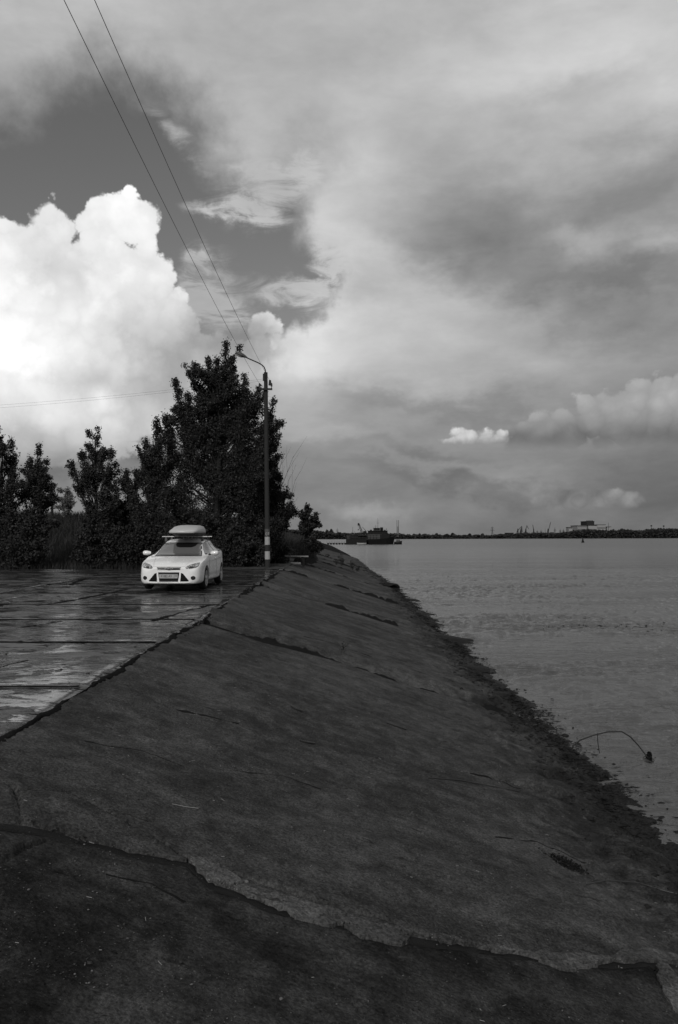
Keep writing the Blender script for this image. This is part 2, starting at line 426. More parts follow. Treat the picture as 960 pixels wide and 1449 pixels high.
class MB:
    """collects simple shapes that belong to ONE mesh"""
    def __init__(s): s.v = []; s.f = []
    def add(s, v, f):
        b = len(s.v); s.v += [tuple(p) for p in v]; s.f += [tuple(i + b for i in q) for q in f]; return s
    def box(s, x0, x1, y0, y1, z0, z1, tx=0.0, ty=0.0):
        v = [(x0, y0, z0), (x1, y0, z0), (x1, y1, z0), (x0, y1, z0), (x0 + tx, y0 + ty, z1), (x1 - tx, y0 + ty, z1), (x1 - tx, y1 - ty, z1), (x0 + tx, y1 - ty, z1)]
        return s.add(v, [(3, 2, 1, 0), (4, 5, 6, 7), (0, 1, 5, 4), (1, 2, 6, 5), (2, 3, 7, 6), (3, 0, 4, 7)])
    def pxbox(s, px0, py0, px1, py1, Y, depth):
        a = at(px0, py1, Y); b = at(px1, py0, Y)
        return s.box(a[0], b[0], Y, Y + depth, a[2], b[2])
    def tube(s, pts, r, k=6, cap=True):
        pts = [Vector(p) for p in pts]; n = len(pts)
        if not hasattr(r, '__len__'): r = [r] * n
        up = None; vs = []
        for i, p in enumerate(pts):
            t = (pts[min(i + 1, n - 1)] - pts[max(i - 1, 0)]).normalized()
            if up is None:
                up = t.orthogonal().normalized()
            else:
                up = (up - t * up.dot(t)).normalized()
            w = t.cross(up)
            for j in range(k):
                a = 2 * PI * j / k
                vs.append(p + (up * math.cos(a) + w * math.sin(a)) * r[i])
        fs = []
        for i in range(n - 1):
            for j in range(k):
                j2 = (j + 1) % k
                fs.append((i * k + j, i * k + j2, (i + 1) * k + j2, (i + 1) * k + j))
        if cap: fs += [tuple(range(k - 1, -1, -1)), tuple((n - 1) * k + j for j in range(k))]
        return s.add(vs, fs)
    def lathe(s, prof, k=16, axis='z', c=(0, 0, 0)):
        vs = []; fs = []; n = len(prof)
        for (r, h) in prof:
            for j in range(k):
                a = 2 * PI * j / k; x, y = r * math.cos(a), r * math.sin(a)
                p = (x, y, h) if axis == 'z' else (h, x, y) if axis == 'x' else (x, h, y)
                vs.append((p[0] + c[0], p[1] + c[1], p[2] + c[2]))
        for i in range(n - 1):
            for j in range(k):
                j2 = (j + 1) % k
                fs.append((i * k + j, i * k + j2, (i + 1) * k + j2, (i + 1) * k + j))
        fs += [tuple(range(k - 1, -1, -1)), tuple((n - 1) * k + j for j in range(k))]
        return s.add(vs, fs)
    def build(s, name, mat, parent=None, smooth=False):
        return raw(name, s.v, s.f, mat, parent, smooth)

# numpy value noise
def hash2(ix, iy, seed):
    h = (ix.astype(np.int64) * 374761393 + iy.astype(np.int64) * 668265263 + seed * 1442695041) & 0xffffffff
    h = ((h ^ (h >> 13)) * 1274126177) & 0xffffffff
    h = h ^ (h >> 16)
    return (h & 0xffffff) / float(0xffffff)
def vn(x, y, seed=0):
    ix = np.floor(x); iy = np.floor(y); fx = x - ix; fy = y - iy
    fx = fx * fx * fx * (fx * (fx * 6 - 15) + 10); fy = fy * fy * fy * (fy * (fy * 6 - 15) + 10)
    a = hash2(ix, iy, seed); b = hash2(ix + 1, iy, seed); c = hash2(ix, iy + 1, seed); d = hash2(ix + 1, iy + 1, seed)
    return (a + (b - a) * fx) * (1 - fy) + (c + (d - c) * fx) * fy
def fbm(x, y, seed=0, octv=5, gain=0.5):
    s = 0.0; a = 1.0; t = 0.0
    for i in range(octv):
        s = s + a * (vn(x, y, seed + i * 17) - 0.5); t += a * 0.5; a *= gain
        x, y = x * 2.03 * 0.995 - y * 0.2 + 3.1, y * 2.03 * 0.995 + x * 0.2 + 1.7
    return s / t
def sm(a, b, x):
    t = np.clip((x - a) / (b - a), 0, 1); return t * t * (3 - 2 * t)

# ------------------------------------------------------------------ shapes of the land
def shore(Y):
    return np.interp(Y, [-300, 0, 60, 80, 138, 258, 430, 560, 700, 4000], [3.73, 3.73, 3.6, 2.9, 2.3, -2.0, -14, -60, -400, -3000])
def far_shore(X):
    return np.interp(X, [-3000, -200, 13, 150, 418, 900, 4000], [620, 640, 660, 740, 900, 1100, 1500])
def hill(X, Y):
    Hx = np.interp(X - (shore(Y) - 3.73), [-400, -60, -16, -12, -8, -5.4, -3.6, -2.2, -1.2], [4, 3.6, 3.0, 2.9, 2.6, 1.75, 1.15, .55, 0.0])
    up = sm(40.5, 56, Y) * (1 - 0.75 * sm(75, 220, Y))
    return Hx * up * (1 + 0.10 * fbm(X * .25, Y * .25, 5, 3))
def land(X, Y):
    o = shore(Y) - 3.73
    e = EDGE + o
    top = -0.16 + hill(X, Y) + 0.0 * X
    slope = -SL * (X - e) - 0.16 + hill(X, Y)
    z = np.where(X < e, top, slope)
    bed = WZ - 1.6
    z = np.maximum(z, bed)
    bank = WZ + 0.5 + 0.4 * sm(0, 60, Y - far_shore(X))
    z = np.where(Y > far_shore(X) - 25, bed + (bank - bed) * sm(-20, 4, Y - far_shore(X)), z)
    return z
xs = np.concatenate([[-3500, -2000, -1200, -800, -500, -300, -200, -140, -100, -75, -58], np.arange(-46, 8.01, 0.65), [10, 14, 20, 35, 60, 100], np.arange(140, 1000, 30), [1100, 1400, 2000, 3500]])
ys = np.concatenate([[-300, -150, -80, -40, -20, -8], np.arange(0, 80, 1.0), np.arange(80, 200, 5), np.arange(200, 600, 20), np.arange(600, 1200, 6), [1300, 1600, 2200, 3500]])
XX, YY = np.meshgrid(xs, ys)
ZZ = land(XX, YY)
far = gridmesh('ground', XX, YY, ZZ, M_soil); meta(far, 'dark soil of the river bank, bed and far shore', None, None, 'structure')

# water sheet
xs = np.concatenate([[-600, -100, -10], np.linspace(1.5, 6, 60)[:-1], np.geomspace(6, 60, 330), [80, 130, 300, 900, 3500.]])
ys = np.concatenate([[-300, -60, -10, 2], np.geomspace(4, 90, 620), [110, 160, 300, 700, 1600.]])
XX, YY = np.meshgrid(xs, ys)
fz = sm(1.5, 4, XX) * (1 - sm(45, 60, XX)) * sm(3, 5, YY) * (1 - sm(60, 88, YY))
gs = np.clip(1 + 1.6 * fbm(XX * .12, YY * .30, 301, 3), .25, 2.2)
ridge = lambda q: (1 - np.abs(q)) ** 2
u_, v_ = XX * .94 + YY * .34, -XX * .34 + YY * .94
wave = .040 * fbm(u_ * .7, v_ * 1.1, 302, 2) + .075 * (ridge(fbm(u_ * 1.1, v_ * 2.6, 303, 2)) - .5) + .034 * (ridge(fbm(XX * 2.0 + YY * .5, YY * 5.4 - XX * .6, 304, 2, .4)) - .5)
ZW = WZ + wave * gs * fz - .03
wt = gridmesh('river_water', XX, YY, ZW, M_water); meta(wt, 'wide grey rippled river reaching to the far shore', None, None, 'structure')

# ------------------------------------------------------------------ concrete slope
J0px = [(-260, 1150), (-100, 1158), (0, 1165), (60, 1171), (130, 1187), (200, 1204), (268, 1216), (300, 1246), (380, 1279), (480, 1306), (600, 1330), (740, 1351), (850, 1363), (960, 1376), (1150, 1392)]
J0 = np.array([on_slope(*p) for p in J0px])
def J0y(X): return np.interp(X, J0[:, 0], J0[:, 1])
JY = [15.3, 26.0, 36.8, 47.5, 58.3, 69.0, 79.8, 90.5, 101.3, 120.0]
def polydist(X, Y, pts):
    d = np.full(X.shape, 1e9)
    for a, b in zip(pts[:-1], pts[1:]):
        ax, ay = a[0], a[1]; bx, by = b[0] - ax, b[1] - ay
        t = np.clip(((X - ax) * bx + (Y - ay) * by) / (bx * bx + by * by + 1e-9), 0, 1)
        d = np.minimum(d, np.hypot(X - ax - t * bx, Y - ay - t * by))
    return d
cracks = [
    ([(-60, 1095), (0, 1106), (22, 1120), (60, 1121), (100, 1123), (130, 1136), (160, 1152), (215, 1182), (268, 1212)], .010, .030),
    ([(22, 1120), (27, 1140), (30, 1166)], .012, .035),
    ([(268, 1212), (330, 1232), (400, 1258), (470, 1282), (540, 1300), (600, 1322)], .012, .04),
    ([(0, 1216), (30, 1195), (66, 1183)], .018, .05),
    ([(960, 1420), (945, 1400), (925, 1372)], .015, .05),
    ([(330, 985), (390, 1000), (420, 1018)], .02, .025),
    ([(545, 1022), (575, 1034)], .01, .02),
    ([(640, 1085), (740, 1110), (850, 1160), (960, 1172)], .03, .03),
    ([(770, 1095), (880, 1150)], .03, .03),
    ([(860, 1240), (900, 1255), (960, 1280)], .012, .02),
    ([(100, 940), (180, 970), (240, 1000), (310, 1020)], .04, .02),
]
cracksw = [(np.array([on_slope(*p) for p in c]), w, d) for c, w, d in cracks]
def slope_z(X, Y, near=False):
    o = shore(Y) - 3.73
    x = X - (EDGE + o)
    z = -SL * x
    z = z + 0.055 * fbm(X * .35, Y * .35, 3, 3) + 0.035 * fbm(X * .5, Y * 1.7, 9, 4) + 0.009 * fbm(X * 1.5, Y * 3.5, 11, 4)
    rough = sm(3.9, 5.9, x)
    z = z + rough * (0.16 * (np.abs(fbm(X * 1.3, Y * 1.3, 21, 5)) ** 0.8) - 0.02 + 0.05 * fbm(X * 4, Y * 4, 8, 3))
    jag = 0.5 * fbm(X * .8, Y * .2, 33, 4)
    for j in JY:
        d = Y + jag * .35 - j
        z = z - 0.17 * np.exp(-(d / 0.42) ** 2) + 0.05 * np.exp(-((d - 0.9) / 0.45) ** 2)
    z = z - .006 * np.exp(-(x / .10) ** 2)
    if near:
        wob = 0.02 * fbm(X * 6, Y * 6, 40, 4)
        for pts, w, dep in cracksw:
            d = polydist(X, Y, pts) + wob
            z = z - dep * np.exp(-(np.maximum(d, 0) / w) ** 2)
        z = z + 0.004 * fbm(X * 14, Y * 14, 51, 4) + 0.006 * fbm(X * 5, Y * 11, 54, 4)
    return z
slope_root = empty('embankment_slope', (0, 0, 0), 'sloping concrete bank of large worn slabs running down to the river', None, None, 'structure')
def slope_slab(y0f, y1f, nx, ny, mat, near, drop=0.0, geo=False, x1=5.4):
    u = np.linspace(0, 1, nx)[None, :]; v = np.linspace(0, 1, ny)[:, None]
    X = EDGE + u * (x1 - EDGE) + v * 0
    Y0 = y0f(X); Y1 = y1f(X)
    if geo: Y = Y0 * (Y1 / Y0) ** v
    else: Y = Y0 + (Y1 - Y0) * v
    e0 = 1 - u
    X = X + (shore(Y) - 3.73) + np.where(u < .05, (1 - u / .05), 0) * 0.035 * fbm(Y * 3.0, Y * 0 + 2, 61, 5)
    Z = slope_z(X, Y, near) - drop
    Z = Z - 0.03 * np.exp(-((Y - Y0) / 0.03) ** 2) - 0.012 * np.exp(-((Y1 - Y) / 0.03) ** 2)
    return gridmesh('concrete_slab', X, Y, Z, mat, slope_root, skirt=0.13)
gapw = lambda X, k: 0.024 * np.clip(1 + 2.2 * fbm(X * 2.6, X * 0 + k, 70 + k, 5), .12, 3)
fr = lambda X: 0.03 * fbm(X * 3, X * 0 + 5, 81, 5)
slope_slab(lambda X: X * 0 - 8.0, lambda X: X * 0 + 2.0, 40, 60, M_front, False, .03)
slope_slab(lambda X: X * 0 + 2.03, lambda X: J0y(X) - gapw(X, 1) + fr(X), 420, 260, M_front, True, .004)
slope_slab(lambda X: J0y(X) + gapw(X, 2) + fr(X), lambda X: X * 0 + JY[0] - .03, 430, 380, M_slope, True, 0, True)
for i in range(len(JY) - 1):
    n = 170 if i < 2 else 110
    slope_slab(lambda X, i=i: X * 0 + JY[i] + .04, lambda X, i=i: X * 0 + JY[i + 1] - .04, n, n, M_slope, False)

# broken pieces along the open joint in the foreground
def prism(name, px_poly, h, mat, parent, seed, proj=on_slope, up=0.015):
    rs = random.Random(seed)
    pts = []
    n = len(px_poly)
    for i in range(n):
        a = np.array(px_poly[i]); b = np.array(px_poly[(i + 1) % n])
        for t in (0.0, 0.25, 0.5, 0.75):
            q = a + (b - a) * t
            q = q + np.array([rs.uniform(-4, 4), rs.uniform(-2.6, 2.6)]) * (1 if t else .6)
            pts.append(proj(*q))
    bm = bmesh.new()
    vs = [bm.verts.new((p[0], p[1], 0)) for p in pts]
    f = bm.faces.new(vs)
    if f.normal.z < 0: f.normal_flip()
    bmesh.ops.triangulate(bm, faces=[f])
    bmesh.ops.subdivide_edges(bm, edges=bm.edges[:], cuts=2, use_grid_fill=True)
    top = [f for f in bm.faces]
    r = bmesh.ops.extrude_face_region(bm, geom=top)
    new = {v for v in r['geom'] if isinstance(v, bmesh.types.BMVert)}
    for v in bm.verts:
        X = np.array([v.co.x]); Y = np.array([v.co.y])
        base = float(slope_z(X, Y, False)[0])
        if v in new:
            v.co.z = base + up + 0.010 * float(fbm(X * 9, Y * 9, seed, 4)[0])
        else: v.co.z = base + up - h
    bmesh.ops.recalc_face_normals(bm, faces=bm.faces)
    me = bpy.data.meshes.new(name); bm.to_mesh(me); bm.free(); me.materials.append(mat)
    return link(bpy.data.objects.new(name, me), parent)
frs = [[(268, 1209), (292, 1214), (322, 1230), (352, 1248), (330, 1250), (300, 1243), (280, 1228)],
       [(366, 1263), (400, 1266), (440, 1279), (492, 1297), (455, 1297), (425, 1294), (388, 1280)],
       [(332, 1251), (355, 1256), (380, 1270), (352, 1265)],
       [(478, 1298), (530, 1311), (586, 1327), (560, 1331), (520, 1324), (492, 1310)],
       [(735, 1351), (780, 1352), (822, 1356), (868, 1366), (822, 1367), (775, 1361)],
       [(850, 1361), (895, 1356), (940, 1359), (985, 1370), (940, 1374), (885, 1369)],
       [(928, 1379), (944, 1377), (985, 1420), (985, 1450), (952, 1432), (936, 1402)],
       [(676, 1343), (712, 1344), (748, 1353), (705, 1350)],
       [(602, 1328), (640, 1331), (664, 1340), (628, 1337)]]
for i, f in enumerate(frs):
    prism('concrete_fragment', [(x_, y_ - (4 if x_ > 480 else 0)) for x_, y_ in f], .06, M_frag, slope_root, 100 + i)
for i, f in enumerate([[(395, 1276), (440, 1293), (486, 1306), (470, 1311), (420, 1298)], [(486, 1309), (540, 1318), (582, 1328), (570, 1336), (510, 1325)], [(760, 1358), (810, 1361), (846, 1368), (800, 1372)]]):
    prism('concrete_fragment', f, .05, M_frag, slope_root, 150 + i)
# thin slab flake lying along the joint at the left
fl = prism('concrete_flake', [(40, 1133), (110, 1136), (160, 1156), (215, 1182), (262, 1211), (200, 1201), (130, 1184), (60, 1166), (36, 1160)], .05, M_slope, slope_root, 130, up=.010)

# ------------------------------------------------------------------ wet parking pavement of individual slabs
pad = empty('parking_pavement', (0, 0, 0), 'wet concrete parking area of cast slabs beside the bank', None, None, 'structure')
rows = [-4.0, 0.2, 4.4, 8.3, 11.75, 14.9, 18.0, 21.6, 25.6, 29.4, 33.1, 36.8]
for r in range(len(rows) - 1):
    xr = EDGE - 0.05; k = 0
    rs = random.Random(900 + r)
    while xr > -27:
        w = 6.1 if k else 6.1 + rs.uniform(-.5, 1.2)
        xl = xr - w
        y0, y1 = rows[r] + .02, rows[r + 1] - .02
        nx = 56; ny = 44
        X, Y = np.meshgrid(np.linspace(xl + .02, xr - (.02 if k else 0), nx), np.linspace(y0, y1, ny))
        tx, ty, tz = rs.uniform(-.0015, .0015), rs.uniform(-.0018, .0018), rs.uniform(-.006, .006)
        ex = np.minimum(np.minimum(X - X.min(), X.max() - X), np.minimum(Y - y0, y1 - Y))
        chip = 0.02 * np.exp(-(ex / .05) ** 2) * (1 + fbm(X * 6, Y * 6, 5, 3))
        Z = tz + tx * (X - xl) + ty * (Y - y0) + 0.008 * fbm(X * .5, Y * .8, 13, 4) + 0.0022 * fbm(X * 2.5, Y * 5, 14, 3) - chip
        if k == 0:
            X = X + np.where(X > xr - .3, (X - xr + .3) / .3, 0) * 0.05 * fbm(Y * 2.5, Y * 0, 3, 5)
        Yw = Y + np.where(np.abs(Y - y0) < .1, 1, 0) * .02 * fbm(X * 2, X * 0, 19, 4) + np.where(np.abs(Y - y1) < .1, 1, 0) * -.02 * fbm(X * 2, X * 0, 23, 4)
        gridmesh('paving_slab', X, Yw, Z, M_pad, pad, skirt=.12)
        xr = xl; k += 1
# worn track beyond the pavement (dirt and gravel apron)
X, Y = np.meshgrid(np.linspace(-7.2, EDGE + 0.0, 60), np.linspace(36.85, 52, 90))
Z = -0.02 + hill(X, Y) + 0.03 * fbm(X * .9, Y * .9, 4, 4) + .015
ap = gridmesh('path', X, Y, Z, concrete('packed_gravel', .030, .060, .8), None); meta(ap, 'packed gravel path running on past the lamp post', None, None, 'structure')

# soil and roots pressed in the long joint between pavement and slope
def blob_mesh(n, cfun, size, rs, flat=.5):
    base = np.array([(1, 0, 0), (-1, 0, 0), (0, 1, 0), (0, -1, 0), (0, 0, 1), (0, 0, -1)], float)
    fc = np.array([(0, 2, 4), (2, 1, 4), (1, 3, 4), (3, 0, 4), (2, 0, 5), (1, 2, 5), (3, 1, 5), (0, 3, 5)])
    P = cfun(n); s = size * rs.lognormal(0, .5, (n, 1, 1))
    b = base[None] * (1 + rs.uniform(-.35, .35, (n, 6, 1))) * s
    b[..., 0] *= rs.uniform(.6, 1.7, (n, 1)); b[..., 2] *= flat
    a = rs.uniform(0, 2 * PI, n); ca, sa = np.cos(a)[:, None], np.sin(a)[:, None]
    x = b[..., 0] * ca - b[..., 1] * sa; y = b[..., 0] * sa + b[..., 1] * ca
    b = np.stack([x, y, b[..., 2]], -1) + P[:, None, :]
    f = (fc[None] + (np.arange(n) * 6)[:, None, None]).reshape(-1, 3)
    return b.reshape(-1, 3), f
rs = np.random.RandomState(4)
def along_edge(n):
    Y = 3.5 + 30 * rs.rand(n) ** 1.6; X = EDGE - .03 + rs.normal(0, .05, n)
    return np.stack([X, Y, -.045 + 0 * Y], -1)
v, f = blob_mesh(7000, along_edge, .007, rs); meta(raw('crumbled_soil', v, f, M_soil), 'crumbled dark soil filling the long joint beside the paving', None, None, 'stuff')
def along_j0(n):
    X = EDGE + rs.rand(n) * 7; Y = J0y(X) + rs.normal(0, .05, n) - .02
    return np.stack([X, Y, slope_z(X, Y) - .035], -1)
v, f = blob_mesh(1800, along_j0, .0045, rs); meta(raw('crumbled_concrete', v, f, M_gritd), 'crumbs of dark concrete and dirt in the open foreground joint', None, None, 'stuff')
def on_slab(n):
    Y = 3.6 + 14 * rs.rand(n) ** 1.7; X = -2.5 + 6.3 * rs.rand(n)
    keep = fbm(X * .9, Y * .9, 77, 4) + rs.rand(n) * .8 > .25
    X = np.where(keep, X, -2.4 + 6.0 * rs.rand(n)); Z = slope_z(X, Y, True) + .001 - np.where(Y < J0y(X), .003, 0)
    return np.stack([X, Y, Z], -1)
v, f = blob_mesh(6000, on_slab, .0028, rs, .5); meta(raw('light_grit', v, f, M_grit), 'light shell and gravel grit scattered on the slope', None, None, 'stuff')
v, f = blob_mesh(5200, on_slab, .0045, rs, .45); meta(raw('dark_grit', v, f, M_gritd), 'dark crumbs of dirt scattered on the slope', None, None, 'stuff')
def on_padfn(n):
    Y = 6 + 28 * rs.rand(n); X = -2.8 - 14 * rs.rand(n)
    return np.stack([X, Y, 0 * Y + .004], -1)
v, f = blob_mesh(900, on_padfn, .014, rs, .35); meta(raw('dark_leaf_litter', v, f, M_gritd), 'scraps of dark litter lying on the wet pavement', None, None, 'stuff')
# broken straws
mb = MB()
rr = random.Random(3)
for i in range(130):
    X = rr.uniform(-2.4, 3.2); Y = 3.7 + 9 * rr.random() ** 1.6; a = rr.uniform(0, PI) if rr.random() < .4 else rr.gauss(0, .5); L = rr.uniform(.005, .018)
    z = float(slope_z(np.array([X]), np.array([Y]), True)[0]) + .003 - (.003 if Y < J0y(X) else 0)
    dX, dY = math.cos(a) * L, math.sin(a) * L
    mb.tube([(X - dX, Y - dY, z + SL * dX), (X + dX, Y + dY, z - SL * dX + .003)], .0014, 4)
meta(mb.build('broken_straw', M_straw), 'short pale straws scattered over the slope', None, None, 'stuff')

# ------------------------------------------------------------------ rubble and boulders at the waterline
def rubble(n):
    Y = 6.2 + 75 * rs.rand(n) ** 1.5; X = shore(Y) + rs.normal(-.25, .34, n)
    return np.stack([X, Y, np.maximum(slope_z(X, Y), WZ - .03)], -1)
v, f = blob_mesh(6500, rubble, .022, rs, .5); meta(raw('waterline_rubble', v, f, M_rock), 'small dark stones and weed strewn along the waterline', None, None, 'stuff')

def rock(px, py, L, W, H, rz, label, seed, mat=None, zoff=0.0, group=None):
    p = on_slope(px, py)
    bm = bmesh.new(); bmesh.ops.create_icosphere(bm, subdivisions=3, radius=1)
    for v in bm.verts:
        c = v.co
        n = fbm(np.array([c.x * 1.6 + seed]), np.array([c.y * 1.6 + c.z * 1.3]), seed, 4)[0]
        k = 1 + .38 * n
        q = Vector((c.x, c.y, c.z)) * k
        q.x = max(-.8, min(.85, q.x)); q.z = min(.7, q.z)
        v.co = Vector((q.x * L / 2, q.y * W / 2, q.z * H))
    me = bpy.data.meshes.new('boulder'); bm.to_mesh(me); bm.free(); me.materials.append(mat or M_rock)
    o = bpy.data.objects.new('boulder', me); o.location = (p[0], p[1], p[2] + zoff); o.rotation_euler = (0, .15, rz)
    link(o); meta(o, label, 'rock', group); return o
GR = 'dark boulders along the waterline'
rock(643, 908, 1.5, .9, .22, .1, 'long flat dark boulder where the third slab joint meets the river', 1, group=GR)
rock(550, 829, 1.6, 1.2, .3, .6, 'pointed dark boulder jutting from the bank beyond the other rocks', 2, group=GR)
rock(583, 851, 1.2, .9, .18, -.4, 'small low dark rock just below the second boulder from the far end', 3, group=GR)
rock(612, 872, 1.0, .8, .16, .3, 'flat dark rock half awash midway down the far shoreline', 4, group=GR)
rock(672, 948, .9, .6, .14, -.2, 'rounded rock at the water edge just past the fourth slab joint', 5, group=GR)
rock(703, 985, .8, .6, .13, .7, 'wet rock at the water edge nearest the bent reeds', 6, group=GR)
rock(607, 884, .5, .4, .13, 0, 'lone small stone lying on the slab above the waterline boulders', 8, group=GR)
# weed-covered broken edge: ragged dark plates
# ------------------------------------------------------------------ foliage tools
def leaf_quads(P, size, rs, up=0.0):
    n = len(P)
    a = rs.normal(size=(n, 3)); a /= np.linalg.norm(a, axis=1, keepdims=True)
    b = rs.normal(size=(n, 3)); b -= a * (a * b).sum(1, keepdims=True); b /= np.linalg.norm(b, axis=1, keepdims=True)
    s = size * np.clip(rs.lognormal(-.05, .3, (n, 1)), .5, 1.7)
    a = a * s * .62; b = b * s * .42
    v = np.stack([P - a, P - b * 1.0 + a * .1, P + a, P + b + a * .1], 1).reshape(-1, 3)
    f = np.arange(n * 4).reshape(-1, 4)
    return v, f
def make_tree(name, label, cat, Y, plumes, trunk, leaf, dens, mat, seed, group=None, ybase=None, trunkw=.14, depth=.9, twigs=True):
    """plumes: (tip px, tip py, base px, base py, radius px); trunk: (foot px, foot py, top px, top py)"""
    rs = np.random.RandomState(seed)
    mpp = Y / FOC
    foot = at(trunk[0], trunk[1], Y); 
    gz = float(land(np.array([foot[0]]), np.array([Y]))[0]); 
    foot[2] = max(gz, -.16) - .05
    root = empty(name, (float(foot[0]), Y, float(foot[2])), label, cat, group)
    wood = MB(); top = at(trunk[2], trunk[3], Y)
    def rel(p): return (p[0] - foot[0], p[1] - Y, p[2] - foot[2])
    mid = (foot + top) / 2 + np.array([rs.uniform(-.15, .15), rs.uniform(-.2, .2), 0])
    wood.tube([rel(foot), rel((foot * 2 + mid) / 3), rel(mid), rel(top)], [trunkw * 1.25, trunkw, trunkw * .7, .03], 8)
    pts = []
    ext = []
    for (tx, ty, bx, by, r) in plumes:
        ext.append((tx, ty, bx, by, r * .74))
        L_ = math.hypot(tx - bx, ty - by)
        for k in range(4):
            t = rs.uniform(.05, .75); cx_, cy_ = bx + (tx - bx) * t, by + (ty - by) * t
            sd_ = rs.choice([-1, 1]) * rs.uniform(.5, 1.25) * r; up_ = L_ * rs.uniform(.16, .34)
            ext.append((cx_ + sd_, max(cy_ - up_, ty + 6), cx_, cy_, r * rs.uniform(.28, .5)))
    for (tx, ty, bx, by, r) in ext:
        off = rs.uniform(-depth, depth)
        T = at(tx, ty, Y); B = at(bx, by, Y); T[1] += off; T = T + 0
        R = r * mpp; Lp = np.linalg.norm(T - B)
        # leader
        # starts on the trunk axis at base height
        th = np.clip((B[2] - foot[2]) / max(.1, (top[2] - foot[2])), 0.02, .98)
        A = foot + (top - foot) * th; A[2] = max(A[2] - 1.3, foot[2] + .4)
        M1 = B + np.array([0, off * .6, 0])
        cpts = [A, (A + M1) / 2, M1, (M1 + T) / 2 + rs.normal(0, .06, 3), T]
        wood.tube([rel(c) for c in cpts], [trunkw * .26, trunkw * .22, trunkw * .18, trunkw * .10, .006], 5)
        n = max(8, int(dens * Lp * (R + .25) * 24))
        for i in range(n):
            t = rs.rand() ** .85
            c = M1 + (T - M1) * t
            prof = (min(1, t / .22) ** .5) * (1 - t ** 1.6) ** .85 + .06
            a = rs.uniform(0, 2 * PI); up = rs.uniform(.35, 1.7)
            d = np.array([math.cos(a), math.sin(a), up]); d /= np.linalg.norm(d)
            L = R * 1.15 * prof * rs.uniform(.35, 1.15)
            if rs.rand() < .06: L *= 1.3
            e = c + d * L
            if twigs and rs.rand() < .22: wood.tube([rel(c), rel(e)], [.012, .004], 3, False)
            k = rs.randint(24, 42)
            tt = rs.rand(k) ** .6
            q = c[None] + (e - c)[None] * tt[:, None] + rs.normal(0, .07 + .04 * R, (k, 3))
            pts.append(q)
    P = np.vstack(pts); P = P[P[:, 2] > foot[2] + .1]
    v, f = leaf_quads(P - foot[None], leaf, rs)
    raw('crown', v, f, mat, root)
    wood.build('trunk', M_bark, root)
    return root

TY = 40.0
GT = 'trees behind the parking area'
big = [(321, 484, 318, 600, 17), (292, 503, 300, 610, 20), (272, 513, 290, 620, 16), (345, 527, 338, 640, 19), (330, 510, 325, 560, 14), (252, 542, 275, 660, 19),
       (366, 545, 350, 650, 19), (390, 568, 365, 680, 20), (398, 598, 370, 640, 14), (235, 590, 262, 690, 22), (308, 508, 310, 600, 22), (336, 545, 333, 640, 30), (270, 562, 282, 660, 30), (382, 588, 362, 680, 27), (375, 605, 352, 700, 26), (345, 640, 338, 760, 44), (300, 560, 300, 720, 46), (340, 600, 335, 720, 46),
       (262, 600, 275, 740, 38), (375, 640, 350, 720, 30), (310, 640, 310, 780, 60), (255, 680, 262, 790, 45), (360, 690, 350, 790, 42), (282, 545, 290, 640, 30),
       (300, 520, 305, 590, 26), (320, 540, 322, 620, 34), (352, 560, 345, 640, 26)]
make_tree('poplar_tree', 'tallest dark poplar, its crown rising behind the lamp post', 'tree', TY, big, (308, 803, 316, 560), .068, 1.15, M_leaf, 11, GT, trunkw=.22)
l2 = [(222, 590, 228, 700, 17), (207, 622, 215, 720, 16), (196, 642, 208, 720, 12), (240, 606, 236, 720, 22), (218, 660, 222, 780, 34), (195, 700, 205, 790, 26), (240, 690, 238, 795, 32), (184, 668, 196, 740, 14)]
make_tree('poplar_tree', 'lower leafy poplar on the left flank of the tallest tree', 'tree', 39.4, l2, (222, 803, 224, 640), .068, 1.15, M_leaf, 12, GT, trunkw=.14)
r2 = [(398, 674, 385, 740, 16), (408, 690, 392, 740, 14), (414, 710, 398, 750, 13), (388, 655, 375, 740, 22), (372, 665, 365, 770, 34), (400, 720, 388, 780, 24), (360, 700, 355, 790, 36), (404, 732, 394, 757, 12)]
make_tree('leafy_tree', 'bushy dark tree right of the lamp post reaching toward the river', 'tree', 42.0, r2, (370, 800, 378, 690), .068, 1.2, M_leaf, 13, GT, trunkw=.14)
t3 = [(134, 603, 134, 660, 9), (150, 632, 140, 690, 11), (162, 636, 150, 700, 10), (113, 640, 125, 700, 10), (104, 652, 120, 710, 10), (122, 625, 130, 690, 12), (128, 660, 132, 740, 18),
      (155, 660, 148, 750, 20), (110, 680, 122, 722, 10), (150, 700, 145, 780, 26), (168, 690, 156, 770, 16), (125, 720, 130, 760, 11)]
make_tree('young_maple_tree', 'open crowned young tree standing alone left of the tall poplars', 'tree', 39.0, t3, (137, 803, 135, 625), .068, .85, M_leaf, 14, GT, trunkw=.09)
t4 = [(190, 664, 186, 740, 12), (178, 668, 178, 750, 12), (172, 700, 172, 780, 18), (188, 710, 184, 790, 22)]
make_tree('leafy_tree', 'short tree wedged between the open young tree and the poplars', 'tree', 40.3, t4, (181, 803, 181, 690), .068, 1.1, M_leaf, 15, GT, trunkw=.07)
t1 = [(9, 614, 10, 690, 10), (-6, 622, 0, 700, 16), (20, 640, 14, 710, 12), (-20, 600, -18, 740, 26), (5, 680, 4, 790, 32), (22, 690, 18, 790, 20), (-15, 700, -12, 790, 30)]
make_tree('leafy_tree', 'leafy tree cut by the left edge of the picture', 'tree', 38.6, t1, (2, 803, 4, 640), .068, 1.1, M_leaf, 16, GT, trunkw=.12)
